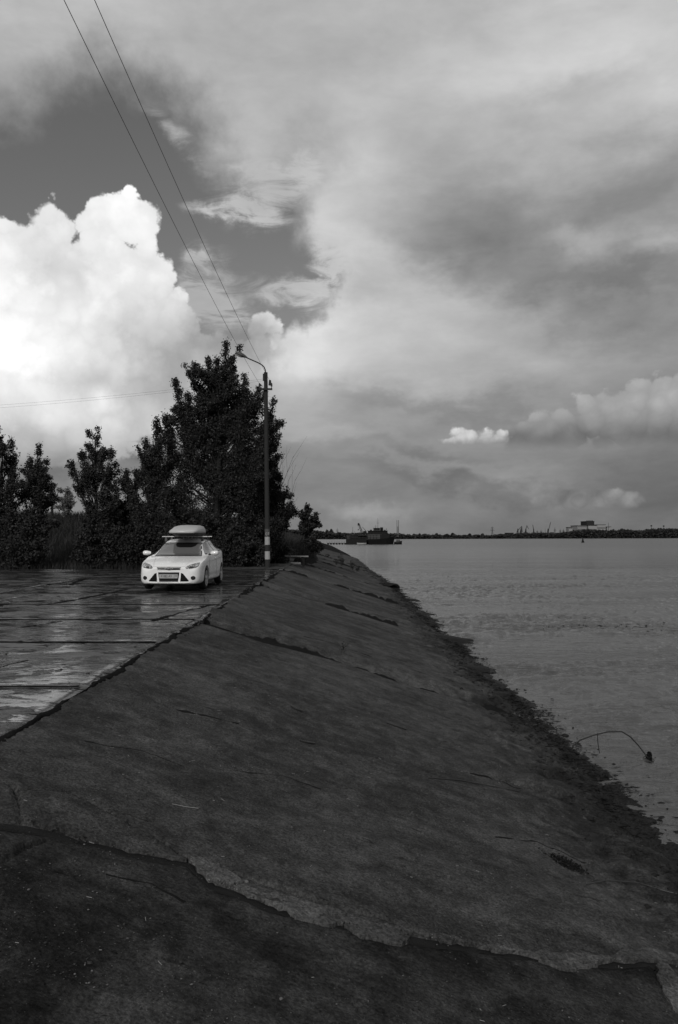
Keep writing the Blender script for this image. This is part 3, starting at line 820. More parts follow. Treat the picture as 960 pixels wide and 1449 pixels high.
t2 = [(50, 626, 50, 690, 8), (62, 650, 54, 700, 11), (38, 646, 44, 700, 10), (73, 664, 58, 715, 10), (80, 686, 60, 725, 9), (52, 660, 52, 740, 20), (66, 700, 56, 730, 14), (34, 680, 40, 740, 16)]
make_tree('leafy_tree', 'second tree from the left with a narrow pointed top', 'tree', 39.2, t2, (50, 803, 50, 650), .068, 1.1, M_leaf, 17, GT, trunkw=.09)
t5 = [(97, 688, 95, 716, 7), (88, 700, 93, 724, 7), (104, 702, 97, 724, 7), (95, 712, 94, 730, 9)]
make_tree('sapling', 'thin pale sapling on the ridge between two left trees', 'tree', 54.0, t5, (94, 745, 96, 695), .085, .45, leaf_mat('pale_leaves', .10), 18, trunkw=.03)
t6 = [(435, 713, 434, 742, 6), (448, 727, 438, 745, 6), (428, 724, 432, 748, 5), (452, 738, 440, 748, 5), (424, 744, 431, 754, 4), (440, 738, 436, 754, 6)]
make_tree('small_tree', 'small lone tree on the mound by the river bank', 'tree', 62.0, t6, (434, 768, 435, 722), .13, 1.1, M_leaf, 19, trunkw=.08)
# undergrowth: separate shrubs along the far edge of the pavement
GS = 'shrubs under the trees'
shr = [(14, 735, 30, 38.0, 'dark shrub at the left picture edge below the trees'), (42, 728, 30, 37.8, 'round dark shrub under the pointed second tree'),
       (30, 760, 26, 37.4, 'low spreading shrub at the pavement edge, leftmost'), (128, 752, 24, 37.9, 'dark shrub under the open crowned young tree'),
       (165, 748, 26, 38.2, 'dark shrub between the young tree and the poplars'), (200, 752, 30, 38.4, 'shrub behind the left mirror of the white car'),
       (330, 748, 36, 38.9, 'broad dark shrub between the car and the lamp post'), (358, 760, 28, 39.4, 'shrub just left of the lamp post foot'),
       (290, 740, 40, 38.8, 'tall dark shrub behind the roof box'), (245, 748, 34, 38.6, 'dark shrub behind the windscreen of the car'), (393, 762, 18, 43.0, 'low shrub right of the lamp post')]
for i, (px, py, r, Y, lab) in enumerate(shr):
    pl = [(px, py, px, 803, r), (px - r * .6, py + 16, px - r * .3, 803, r * .6), (px + r * .6, py + 12, px + r * .3, 803, r * .6), (px + r * .1, py - 8, px, 790, r * .5)]
    make_tree('shrub', lab, 'shrub', Y, pl, (px, 803, px, py + 25), .085, 1.0, M_leaf2, 40 + i, GS, trunkw=.04, depth=.4)
# bushes on the bank
for i, (px, py, r, Y, lab) in enumerate([(444, 762, 12, 58.0, 'rounded bush on the shoulder of the mound near the bank'), (430, 766, 12, 56.0, 'bush beside the lone small tree on the mound')]):
    make_tree('shrub', lab, 'shrub', Y, [(px, py, px, 782, r), (px - 7, py + 5, px - 4, 782, r * .7), (px + 8, py + 6, px + 5, 782, r * .6)], (px, 784, px, py + 6), .12, 1.0, M_leaf2, 60 + i, trunkw=.03, depth=.3)
# bare twiggy sapling beyond the post
root = empty('bare_sapling', tuple(map(float, (at(396, 700, 43.0)[0], 43.0, 0.2))), 'leafless twiggy sapling sticking up right of the lamp post', 'tree')
mb = MB(); r9 = random.Random(5); o9 = root.location
def twig(p, d, L, r, depth):
    q = p + d * L
    mb.tube([p, (p + q) / 2 + Vector((r9.uniform(-.04, .04), 0, 0)), q], [r, r * .7, r * .4], 4, False)
    if depth:
        for k in range(r9.randint(2, 4)):
            t = r9.uniform(.25, 1); e = (d + Vector((r9.uniform(-.45, .45), r9.uniform(-.4, .4), r9.uniform(-.1, .25)))).normalized()
            twig(p + d * L * t, e, L * r9.uniform(.4, .75), r * .5, depth - 1)
for k in range(4): twig(Vector((0, 0, 0)) + Vector((k * .1 - .2, 0, 0)), Vector((.03 + k * .06 - .1, r9.uniform(-.05, .05), 1)).normalized(), r9.uniform(3.0, 4.2), .03, 2)
mb.build('branch', M_twig, root)

# grass on the rise behind the trees
def blades(name, n, fn, hmin, hmax, w, mat, label, seed):
    rs = np.random.RandomState(seed); P = fn(n, rs); n = len(P)
    h = rs.uniform(hmin, hmax, n); a = rs.uniform(0, 2 * PI, n); lean = rs.normal(0, .28, (n, 2)) * h[:, None]
    ww = w * rs.uniform(.6, 1.3, n)
    dxy = np.stack([np.cos(a) * ww, np.sin(a) * ww, 0 * a], -1)
    tip = P + np.stack([lean[:, 0], lean[:, 1], h], -1)
    mid = P + np.stack([lean[:, 0] * .35, lean[:, 1] * .35, h * .55], -1)
    v = np.stack([P - dxy, P + dxy, mid + dxy * .7, mid - dxy * .7, tip], 1).reshape(-1, 3)
    b = (np.arange(n) * 5)[:, None]
    q = np.hstack([b, b + 1, b + 2, b + 3]); t = np.hstack([b + 3, b + 2, b + 4, b + 4])
    me_f = np.vstack([q])
    o = raw(name, v, np.vstack([np.hstack([b, b + 1, b + 2]), np.hstack([b, b + 2, b + 3]), np.hstack([b + 3, b + 2, b + 4])]), mat)
    return meta(o, label, None, None, 'stuff')
def hill_pts(n, rs):
    X = -26 + 26 * rs.rand(n); Y = 37.2 + 26 * rs.rand(n) ** 1.15
    ok = ((X < -7.0) | (Y > 46)) & (X < EDGE + .3 - np.clip((50 - Y) * .1, 0, 1)); X = X[ok]; Y = Y[ok]
    return np.stack([X, Y, land(X, Y) - .02], -1)
blades('grass', 52000, hill_pts, .15, .65, .012, M_grass, 'tall dark grass on the rise behind the parking area', 5)
def mound_pts(n, rs):
    Y = 46 + 110 * rs.rand(n) ** 1.4; X = EDGE - 9 * rs.rand(n) ** 1.5 + 0.6 + shore(Y) - 3.73
    return np.stack([X, Y, land(X, Y) + .08], -1)
blades('grass', 16000, mound_pts, .12, .5, .02, M_grass, 'rough grass covering the mound along the bank', 6)

# black weed and roots hanging along the waterline
def ragged(n):
    Y = 5.6 + 62 * rs.rand(n) ** 1.35; w = .07 + .20 * np.clip(fbm(Y * 1.4, Y * 0, 9, 4) + .4, 0, 1.4)
    X = shore(Y) - .10 + rs.normal(0, 1, n) * w + .35 * fbm(Y * .9, Y * 0 + 7, 12, 4)
    P = np.stack([X, Y, np.maximum(slope_z(X, Y), WZ) + .008 + .012 * rs.rand(n)], -1)
    return P[(rs.rand(n) < np.clip(Y / 16, .3, 1)) & (fbm(X * 1.6, Y * 1.1, 15, 4) > -.12)]
P = ragged(22000); v, f = leaf_quads(P * 0, .055, rs); v[:, 2] *= .22; v[:, 0] *= 1.5; v = v + np.repeat(P, 4, 0)
meta(raw('river_weed', v, f, M_algae_shade), 'mats of black weed stuck along the waterline', None, None, 'stuff')

# dirt along the joints, painted shade in the foreground one, as low irregular ribbons
def ribbon(name, path, wfun, zfun, mat, parent, seed, hgt=.012, step=.08, amp=2.6, mx=3.2):
    pts = []
    for a, b in zip(path[:-1], path[1:]):
        a = np.array(a[:2], float); b = np.array(b[:2], float); n = max(1, int(np.linalg.norm(b - a) / step))
        pts += [a + (b - a) * k / n for k in range(n)]
    pts.append(np.array(path[-1][:2], float)); pts = np.array(pts)
    t = np.gradient(pts, axis=0); t /= np.linalg.norm(t, axis=1, keepdims=True); nn = np.stack([-t[:, 1], t[:, 0]], -1)
    s_ = np.arange(len(pts)) * step
    pts = pts + nn * (0.14 * fbm(s_ * .8, s_ * 0 + seed, seed, 5))[:, None] * wfun(pts)[:, None] * (3 if amp > .5 else 0)
    W1 = wfun(pts) * np.clip(.75 + amp * fbm(s_ * 2.3, s_ * 0, seed + 1, 6, .7), .06, mx); W2 = wfun(pts) * np.clip(.75 + amp * fbm(s_ * 2.3, s_ * 0 + 5, seed + 2, 6, .7), .06, mx)
    cols = [(-1, -.006), (-.75, hgt * .5), (-.3, hgt), (.3, hgt), (.75, hgt * .5), (1, -.006)]
    X = np.stack([pts[:, 0] + nn[:, 0] * c * (W1 if c < 0 else W2) for c, _ in cols], 1); Y = np.stack([pts[:, 1] + nn[:, 1] * c * (W1 if c < 0 else W2) for c, _ in cols], 1)
    Z = zfun(X, Y) + np.array([h for _, h in cols])[None] + np.where(np.abs(np.array([c for c, _ in cols]))[None] < 1, .006 * fbm(X * 9, Y * 9, seed, 3), 0)
    return gridmesh(name, X, Y, Z, mat, parent)
padz = lambda X, Y: X * 0 + .0
for r, y in enumerate(rows[2:-1]):
    k = .010 + .0042 * max(0, y - 6)
    ribbon('joint_dirt_and_shade', [(-2.75, y), (-10, y + .02), (-27, y)], lambda p, k=k: k * (1 + 0 * p[:, 0]), padz, M_soil, pad, 20 + r, .006, .1)
for i, c in enumerate([[(0, 862), (55, 857), (110, 848), (180, 834)], [(30, 888), (62, 883), (85, 879)], [(215, 879), (250, 868), (300, 856)], [(100, 828), (120, 818), (150, 812)], [(0, 944), (20, 938), (40, 934)]]):
    ribbon('pavement_crack', [on_z(a_, b_, 0) for a_, b_ in c], lambda p: .003 * p[:, 1] + .03 * (p[:, 1] > 13), padz, M_soil, pad, 50 + i, .004, .06)
ribbon('edge_dirt', [(EDGE - .03, 4.0), (EDGE - .02, 12), (EDGE - .03, 37)], lambda p: .026 + .0022 * p[:, 1], lambda X, Y: np.minimum(slope_z(X, Y), 0) + .0 , M_soil, pad, 77, .012, .03)
sz = lambda X, Y: slope_z(X, Y, False)
ribbon('joint_dirt_and_shade', [(J0[k, 0], J0[k, 1]) for k in range(1, len(J0))], lambda p: .055 + 0 * p[:, 0], lambda X, Y: slope_z(X, Y, False) - .016, M_algae_shade, slope_root, 80, .004, .02, .3, 1.3)  # black strip painting the shade down in the open foreground joint
for i, (c, w, d) in enumerate(cracksw[:5]):
    ribbon('crack_dirt', [(q_[0], q_[1]) for q_ in c], lambda p, w=w: w * .45 + 0 * p[:, 0], lambda X, Y: slope_z(X, Y, True) - .002 - np.where(Y < J0y(X), .003, 0), M_algae_shade, slope_root, 84 + i, .003, .02, 1.3, 1.5)
for i, y in enumerate(JY[:7]):
    k = .14 + .016 * y
    ribbon('joint_dirt_and_shade', [(EDGE + .05 + shore(y) - 3.73, y), (0, y + .1), (shore(y) - .1, y - .1)], lambda p, k=k: k * (.75 + .25 * np.sin(p[:, 0] * 1.3 + p[:, 1])), sz, M_moss, slope_root, 90 + i, .035 + .0006 * y, .06, 1.3, 2.0)

for i, c in enumerate([[(236, 1000), (280, 1009), (338, 1022)], [(430, 900), (470, 908), (530, 930)], [(560, 960), (620, 975), (668, 994)], [(330, 1085), (400, 1092), (455, 1110)],
                       [(640, 1085), (690, 1096), (740, 1116)], [(120, 1050), (200, 1060), (262, 1082)], [(700, 1180), (760, 1190), (830, 1216)], [(150, 1230), (215, 1245), (262, 1272)], [(470, 860), (520, 870), (575, 892)]]):
    ribbon('crack_dirt', [on_slope(*q_) for q_ in c], lambda p: .006 + .0014 * p[:, 1], lambda X, Y: slope_z(X, Y, True) - .001 - np.where(Y < J0y(X), .003, 0), M_moss, slope_root, 200 + i, .004, .03, 2.4, 2.6)
# ------------------------------------------------------------------ weeds growing on the bank near the water
def weed(px, py, h, n, label, seed, Ld=.06):
    p = on_slope(px, py); rs = np.random.RandomState(seed)
    p[2] = float(slope_z(np.array([p[0]]), np.array([p[1]]))[0])
    st0 = None
    root = empty('weed_plant', tuple(map(float, p)), label, 'plant')
    st = MB(); P = []; st.lathe([(.02, -.08), (.05, -.04), (.03, .02)], 6)
    for i in range(n):
        a = rs.uniform(0, 2 * PI); l = rs.uniform(.1, .6) if i else .08; hh = h * (1 if i == 0 else rs.uniform(.4, .85))
        e = np.array([math.cos(a) * l * hh * 1.2, math.sin(a) * l * hh * 1.2, hh]); m = e * .5 + np.array([0, 0, hh * .06])
        st.tube([(0, 0, -.05), tuple(m), tuple(e)], [.012, .009, .004], 4)
        k = int(80 * hh); t = rs.rand(k) ** .5
        q = m[None] * (2 * t[:, None] * (1 - t[:, None])) + e[None] * (t[:, None] ** 2) + rs.normal(0, .045 + .02 * hh, (k, 3)); P.append(q)
    v, f = leaf_quads(np.vstack(P), Ld, rs); raw('foliage', v, f, M_leaf2, root); st.build('stem', M_twig, root)
weed(484, 801, 1.05, 6, 'tall leafy weed on the bank, nearer the paving', 1)
weed(499, 806, .75, 5, 'shorter weed beside the taller one close to the water', 2)
weed(506, 808, .5, 6, 'low tuft of weeds at the water edge right of the tall ones', 3)
weed(476, 798, .4, 7, 'low weeds left of the tall leafy weed on the bank', 4)
weed(430, 797, .25, 5, 'small weed in the joint beyond the bench', 5)
weed(486, 922, .16, 5, 'small weed sprouting from the second slab joint', 6, .03)
weed(463, 785, .5, 7, 'weed clump at the upper edge of the far bank', 7)

# ------------------------------------------------------------------ lamp post
PY = 38.4
pb = at(379, 803.5, PY); pt = at(376.3, 527, PY)
post = empty('lamp_post', (float(pb[0]), PY, -.12), 'tall dark lamp post with white painted bands near its foot', 'lamp post')
def pr(px, py, dy=0.0):
    q = at(px, py, PY); return (q[0] - pb[0], dy, q[2] + .12)
H = pt[2] + .12; lx = pt[0] - pb[0]
def post_at(z): t = z / H; return (lx * t, 0, z), .128 - .035 * t
mb = MB()
zs = np.linspace(0, H, 12); mb.tube([post_at(z)[0] for z in zs], [post_at(z)[1] for z in zs], 10)
mb.build('post', M_pole, post)
def band(py0, py1, name, mat, ex):
    a = pr(379, py1)[2]; b = pr(379, py0)[2]
    m = MB(); m.tube([post_at(a)[0], post_at(b)[0]], [post_at(a)[1] + ex, post_at(b)[1] + ex], 10); return m.build(name, mat, post)
band(759.5, 771, 'painted_band', M_white, .004); band(780, 791.5, 'painted_band', M_white, .004)
o = band(748.5, 758.8, 'number_patch', M_steel, .003)
tc = bpy.data.curves.new('numeral', 'FONT'); tc.body = '07'; tc.size = .2; tc.align_x = 'CENTER'; tc.extrude = .002
to = bpy.data.objects.new('numeral_tmp', tc); C.objects.link(to)
dg = bpy.context.evaluated_depsgraph_get(); me = bpy.data.meshes.new_from_object(to.evaluated_get(dg)); bpy.data.objects.remove(to)
me.materials.clear(); me.materials.append(M_white)
o = bpy.data.objects.new('numeral', me); link(o, post); zc = pr(379, 756)[2]; o.location = (0.0, -.150, zc - .05); o.rotation_euler = (PI / 2, 0, 0)
mb = MB(); mb.tube([pr(376.2, 533), pr(375.8, 524), pr(374, 519.5), pr(371, 516.5), pr(366, 513.5), pr(358, 510), pr(349, 506)], .03, 7); mb.build('lamp_arm', M_dsteel, post, True)
# lamp head: flattened drop
a = Vector(pr(350.5, 506.3)); b = Vector(pr(333, 499.6)); ax = (b - a).normalized(); side = Vector((0, 1, 0)); upv = ax.cross(side) * -1
if upv.z < 0: upv = -upv
mb = MB(); vs = []; fs = []; prof = [(0, .035), (.06, .05), (.2, .10), (.4, .145), (.6, .16), (.8, .14), (.93, .09), (1, .02)]
for t, r in prof:
    for j in range(10):
        an = 2 * PI * j / 10; c = a + (b - a) * t + side * math.cos(an) * r * 1.05 + upv * (math.sin(an) * r * (.85 if math.sin(an) > 0 else .45))
        vs.append(c)
for i in range(len(prof) - 1):
    for j in range(10): fs.append((i * 10 + j, i * 10 + (j + 1) % 10, (i + 1) * 10 + (j + 1) % 10, (i + 1) * 10 + j))
fs += [tuple(range(10)), tuple(70 + j for j in range(10))]
mb.add(vs, fs); head = mb.build('lamp_head', M_steel, post, True)
mb = MB(); vs = []; fs = []
for t, r in [(.35, .07), (.5, .11), (.75, .11), (.9, .06)]:
    for j in range(6):
        an = PI + PI * j / 5; vs.append(a + (b - a) * t + side * math.cos(an) * r + upv * (math.sin(an) * r * .75 - .02))
for i in range(3):
    for j in range(5): fs.append((i * 6 + j, i * 6 + j + 1, (i + 1) * 6 + j + 1, (i + 1) * 6 + j))
mb.add(vs, fs); mb.build('lamp_glass', M_lens, head, True)
mb = MB(); c0 = pr(366.5, 551.5); c1 = pr(386, 551.5); mb.box(c0[0], c1[0], -.19, -.13, c0[2] - .045, c0[2] + .045); mb.build('crossarm', M_dsteel, post)
ins = []
for px in (368, 385):
    q = pr(px, 550.4); m = MB(); m.lathe([(.018, 0), (.018, .09), (.05, .10), (.045, .15), (.03, .17), (.045, .19), (.03, .25), (.01, .27)], 8, 'z', (q[0], -.16, q[2])); m.build('insulator', M_dark, post)
    ins.append((q[0] + pb[0], PY - .16, q[2] - .12 + .22))
m = MB(); q = pr(381, 541); m.box(q[0] - .02, q[0] + .12, -.1, .06, q[2] - .15, q[2] + .1, .02, .02); m.build('bracket', M_dsteel, post)
m = MB(); q = pr(374, 531); m.box(q[0] - .05, q[0] + .05, -.15, -.07, q[2] - .3, q[2] + .05); m.build('terminal_box', M_dsteel, post)
# power lines towards the next post behind the camera
for i, (I, lab) in enumerate(zip(ins, ('overhead wire running to the left insulator of the lamp post', 'overhead wire running to the right insulator of the lamp post'))):
    ptsw = []
    for Y in np.linspace(-12, I[1], 60):
        z = I[2] + .0012 * ((Y - 25.5) ** 2 - (I[1] - 25.5) ** 2)
        ptsw.append((I[0] + (I[1] - Y) * (.002 if i == 0 else -.004), Y, z))
    m = MB(); m.tube(ptsw, .006, 4); o = m.build('overhead_wire', M_wire); meta(o, lab, 'wire', 'wires crossing the sky')
for i, (y0, y1) in enumerate([(536, 567), (538.5, 571)]):
    A = at(375, y0, PY + .12); B = at(0, y1, 46.5); Bx = B + (B - A) * .6
    ptsw = []
    for t in np.linspace(0, 1, 30):
        q = A + (Bx - A) * t; q[2] -= 1.1 * t * (1 - t) - .0; ptsw.append(tuple(q))
    m = MB(); m.tube(ptsw, .0045, 4); o = m.build('overhead_wire', M_wire); meta(o, ('upper' if i == 0 else 'lower') + ' of two thin wires running off left behind the trees', 'wire', 'wires crossing the sky')
# stub post on the ridge at the far left
q = at(74, 725, 53.0); m = MB(); m.tube([(0, 0, -.5), (0, 0, .95)], .09, 8); r0 = empty('utility_post', tuple(map(float, q)), 'short dark post with a cap standing on the ridge at left', 'post')
m.build('post', M_dsteel, r0); m = MB(); m.box(-.16, .22, -.1, .1, .92, 1.05); m.build('post_cap', M_dsteel, r0)

# ------------------------------------------------------------------ low concrete bench beyond the post
q0 = at(391, 787.3, 44.5); q1 = at(437, 787.3, 44.5)
bz = -.02
bench = empty('low_bench', (float((q0[0] + q1[0]) / 2), 44.5, bz), 'low pale bench board on one dark block beyond the lamp post', 'bench')
L = (q1[0] - q0[0]) / 2; hz = q0[2] - bz
m = MB(); m.box(-L, L, -.2, .2, hz - .03, hz + .035, .01, .01); m.build('seat', M_bench, bench)
qa = at(405.5, 790, 44.5); qb = at(411, 790, 44.5); xc = bench.location.x
m = MB(); m.box(qa[0] - xc, qb[0] - xc, -.16, .16, -.15, hz - .032, .015, 0); m.build('support_block', M_dark, bench)
qa = at(428, 790, 44.5); m = MB(); m.box(qa[0] - xc, qa[0] - xc + .13, -.12, .12, -.15, hz - .034, .01, 0); m.build('support_block', M_pole, bench)
qa = at(411, 795.2, 43.6); qb = at(426, 795.2, 43.6)
m = MB(); m.box(-(qb[0] - qa[0]) / 2, (qb[0] - qa[0]) / 2, -.3, .3, 0, .09, .02, .02)
o = m.build('concrete_block', M_bench); o.location = ((qa[0] + qb[0]) / 2, 43.6, -.02); meta(o, 'small flat concrete block lying in front of the low bench', 'block')
# two dark scraps on the path
for px, lab in ((362, 'left of two dark scraps lying on the pavement near the lamp post'), (369, 'right of two dark scraps lying on the pavement near the lamp post')):
    q = on_z(px, 815.5, .02); m = MB(); rr2 = random.Random(px)
    m.lathe([(.02, -.02), (.10, 0), (.085, .03), (.03, .05)], 7); o = m.build('dark_scrap', M_gritd); o.location = tuple(map(float, q)); o.scale = (1.2, .7, 1); meta(o, lab, 'scrap', 'dark scraps near the lamp post')

# ------------------------------------------------------------------ the car
def pchip(x, y, q):
    x = np.asarray(x, float); y = np.asarray(y, float); h = np.diff(x); d = np.diff(y) / h
    m = np.zeros_like(y); m[0] = d[0]; m[-1] = d[-1]
    for i in range(1, len(y) - 1):
        if d[i - 1] * d[i] > 0:
            w1 = 2 * h[i] + h[i - 1]; w2 = h[i] + 2 * h[i - 1]; m[i] = (w1 + w2) / (w1 / d[i - 1] + w2 / d[i])
    i = np.clip(np.searchsorted(x, q) - 1, 0, len(x) - 2); t = (q - x[i]) / h[i]
    return (y[i] * (1 + 2 * t) * (1 - t) ** 2 + m[i] * h[i] * t * (1 - t) ** 2 + y[i + 1] * t * t * (3 - 2 * t) + m[i + 1] * h[i] * t * t * (t - 1))
K = [0, .05, .16, .4, .9, 1.15, 1.95, 2.4, 2.9, 3.5, 3.95, 4.2, 4.36]
WM = [.66, .76, .84, .89, .91, .91, .91, .91, .91, .905, .87, .79, .66]
ZB = [.23, .20, .19, .19, .20, .20, .20, .20, .20, .22, .26, .30, .34]
ZBELT = [.52, .60, .70, .80, .91, .95, .99, 1.01, 1.03, 1.06, 1.07, 1.02, .92]
ZT = [.64, .70, .755, .84, .95, .985, 1.375, 1.46, 1.475, 1.42, 1.30, 1.08, .95]
WT = [.52, .56, .60, .65, .70, .69, .555, .565, .57, .55, .52, .54, .5]
def body_section(q):
    wm, zb, zbe, zt, w_t = (float(pchip(K, a, np.array([q]))[0]) for a in (WM, ZB, ZBELT, ZT, WT))
    hood = zt < 1.2
    ed = .035 if zt - zbe > .2 else .02
    pts = [(0, zb), (wm * .55, zb), (wm * .90, zb + .015), (wm * .985, zb + .10), (wm, zb + (zbe - zb) * .45), (wm * .99, zb + (zbe - zb) * .75), (wm * .955, zbe)]
    za = max(zt - ed, zbe + .012)
    wt = max(w_t, 0.1)
    pts += [(wm * .94 + (wt - wm * .94) * .5 , zbe + (za - zbe) * .52), (wt, za), (wt * .7, zt - ed * .25), (0, zt)]
    P = np.array(pts)
    # resample with a centripetal-ish spline along chord length
    s = np.concatenate([[0], np.cumsum(np.linalg.norm(np.diff(P, axis=0), axis=1) + 1e-4)]); s /= s[-1]
    u = np.linspace(0, 1, 46)
    return np.stack([pchip(s, P[:, 0], u), pchip(s, P[:, 1], u)], -1)
qs = np.concatenate([np.array([0, .01, .03]), np.linspace(.06, 4.3, 84), np.array([4.33, 4.36])])
rings = []
for q in qs:
    sec = body_section(q)
    bulge = -.07 * (1 - (sec[:, 0] / .95) ** 2) * sm(.7, 0, np.array([q]))[0]      # bowed nose in plan
    full_x = np.concatenate([sec[:, 0], -sec[-2:0:-1, 0]]); full_z = np.concatenate([sec[:, 1], sec[-2:0:-1, 1]]); bb = np.concatenate([bulge, bulge[-2:0:-1]])
    rings.append(np.stack([full_x, q + bb, full_z], -1))
R_ = np.array(rings); nq, nr = R_.shape[:2]
bv = R_.reshape(-1, 3)
bf = []
for i in range(nq - 1):
    for j in range(nr):
        j2 = (j + 1) % nr; bf.append((i * nr + j, i * nr + j2, (i + 1) * nr + j2, (i + 1) * nr + j))
bf.append(tuple(range(nr - 1, -1, -1))); bf.append(tuple((nq - 1) * nr + j for j in range(nr)))
CARX, CARY = -4.80, 22.12
car = empty('hatchback_car', (CARX, CARY, 0.012), 'white hatchback with a roof box parked on the wet pavement', 'car', rz=rad(-.8))
body = raw('body', bv, bf, M_paint, None, True)
bvh = BVHTree.FromPolygons([Vector(p) for p in bv], bf)
AX0, AX1, WR = .88, 3.53, .33
cutters = []
for ay in (AX0, AX1):
    for sx in (-1, 1):
        m = MB(); m.lathe([(.372, sx * .62), (.372, sx * 1.05)] if sx > 0 else [(.372, -1.05), (.372, -.62)], 36, 'x', (0, ay, .335)); c = m.build('cut', M_black); cutters.append(c)
for c in cutters:
    md = body.modifiers.new('b', 'BOOLEAN'); md.operation = 'DIFFERENCE'; md.object = c; md.solver = 'EXACT'
dg = bpy.context.evaluated_depsgraph_get(); dg.update()
nm = bpy.data.meshes.new_from_object(body.evaluated_get(dg)); body.modifiers.clear(); body.data = nm
for c in cutters: bpy.data.objects.remove(c)
nm.materials.clear(); nm.materials.append(M_paint)
nm.polygons.foreach_set('use_smooth', np.ones(len(nm.polygons), dtype=bool))
try: nm.set_sharp_from_angle(angle=rad(38))
except Exception: pass
body.parent = car
def patch(name, poly, axis, mat, parent=None, off=.006, sgn=1, depth=.02, step=.05):
    """polygon in side (y,z) or front (x,z) view laid on the body as a thin shell"""
    bm = bmesh.new(); vs = [bm.verts.new((p[0], p[1], 0)) for p in poly]; bm.faces.new(vs)
    xs_ = [p[0] for p in poly]; ys_ = [p[1] for p in poly]
    for lo, hi, nrm in ((min(xs_), max(xs_), (1, 0, 0)), (min(ys_), max(ys_), (0, 1, 0))):
        c = lo + step
        while c < hi:
            bmesh.ops.bisect_plane(bm, geom=bm.verts[:] + bm.edges[:] + bm.faces[:], plane_co=Vector(nrm) * c, plane_no=nrm); c += step
    outer = []; 
    bm.verts.ensure_lookup_table()
    tgt = {}
    for v in bm.verts:
        a_, z_ = v.co.x, v.co.y
        if axis == 'front': o_, d_ = Vector((a_, -2, z_)), Vector((0, 1, 0))
        else: o_, d_ = Vector((sgn * 3, a_, z_)), Vector((-sgn, 0, 0))
        hit, nr_, _, _ = bvh.ray_cast(o_, d_)
        if hit is None:
            hit, nr_, _, _ = bvh.find_nearest(Vector((a_, .1, z_)) if axis == 'front' else Vector((sgn * .6, a_, z_)))
        if nr_.dot(d_) > 0: nr_ = -nr_
        tgt[v] = hit + nr_ * off
        v.index = 0
    for v, t in tgt.items(): v.co = t
    r = bmesh.ops.extrude_face_region(bm, geom=bm.faces[:], use_keep_orig=True)
    nv = [v for v in r['geom'] if isinstance(v, bmesh.types.BMVert)]
    d_ = Vector((0, 1, 0)) if axis == 'front' else Vector((-sgn, 0, 0))
    for v in nv: v.co += d_ * depth
    bmesh.ops.recalc_face_normals(bm, faces=bm.faces)
    me = bpy.data.meshes.new(name); bm.to_mesh(me); bm.free(); me.materials.append(mat)
    o = bpy.data.objects.new(name, me); return link(o, parent if parent is not None else car)
mir = lambda P: [(-x, z) for x, z in P][::-1]
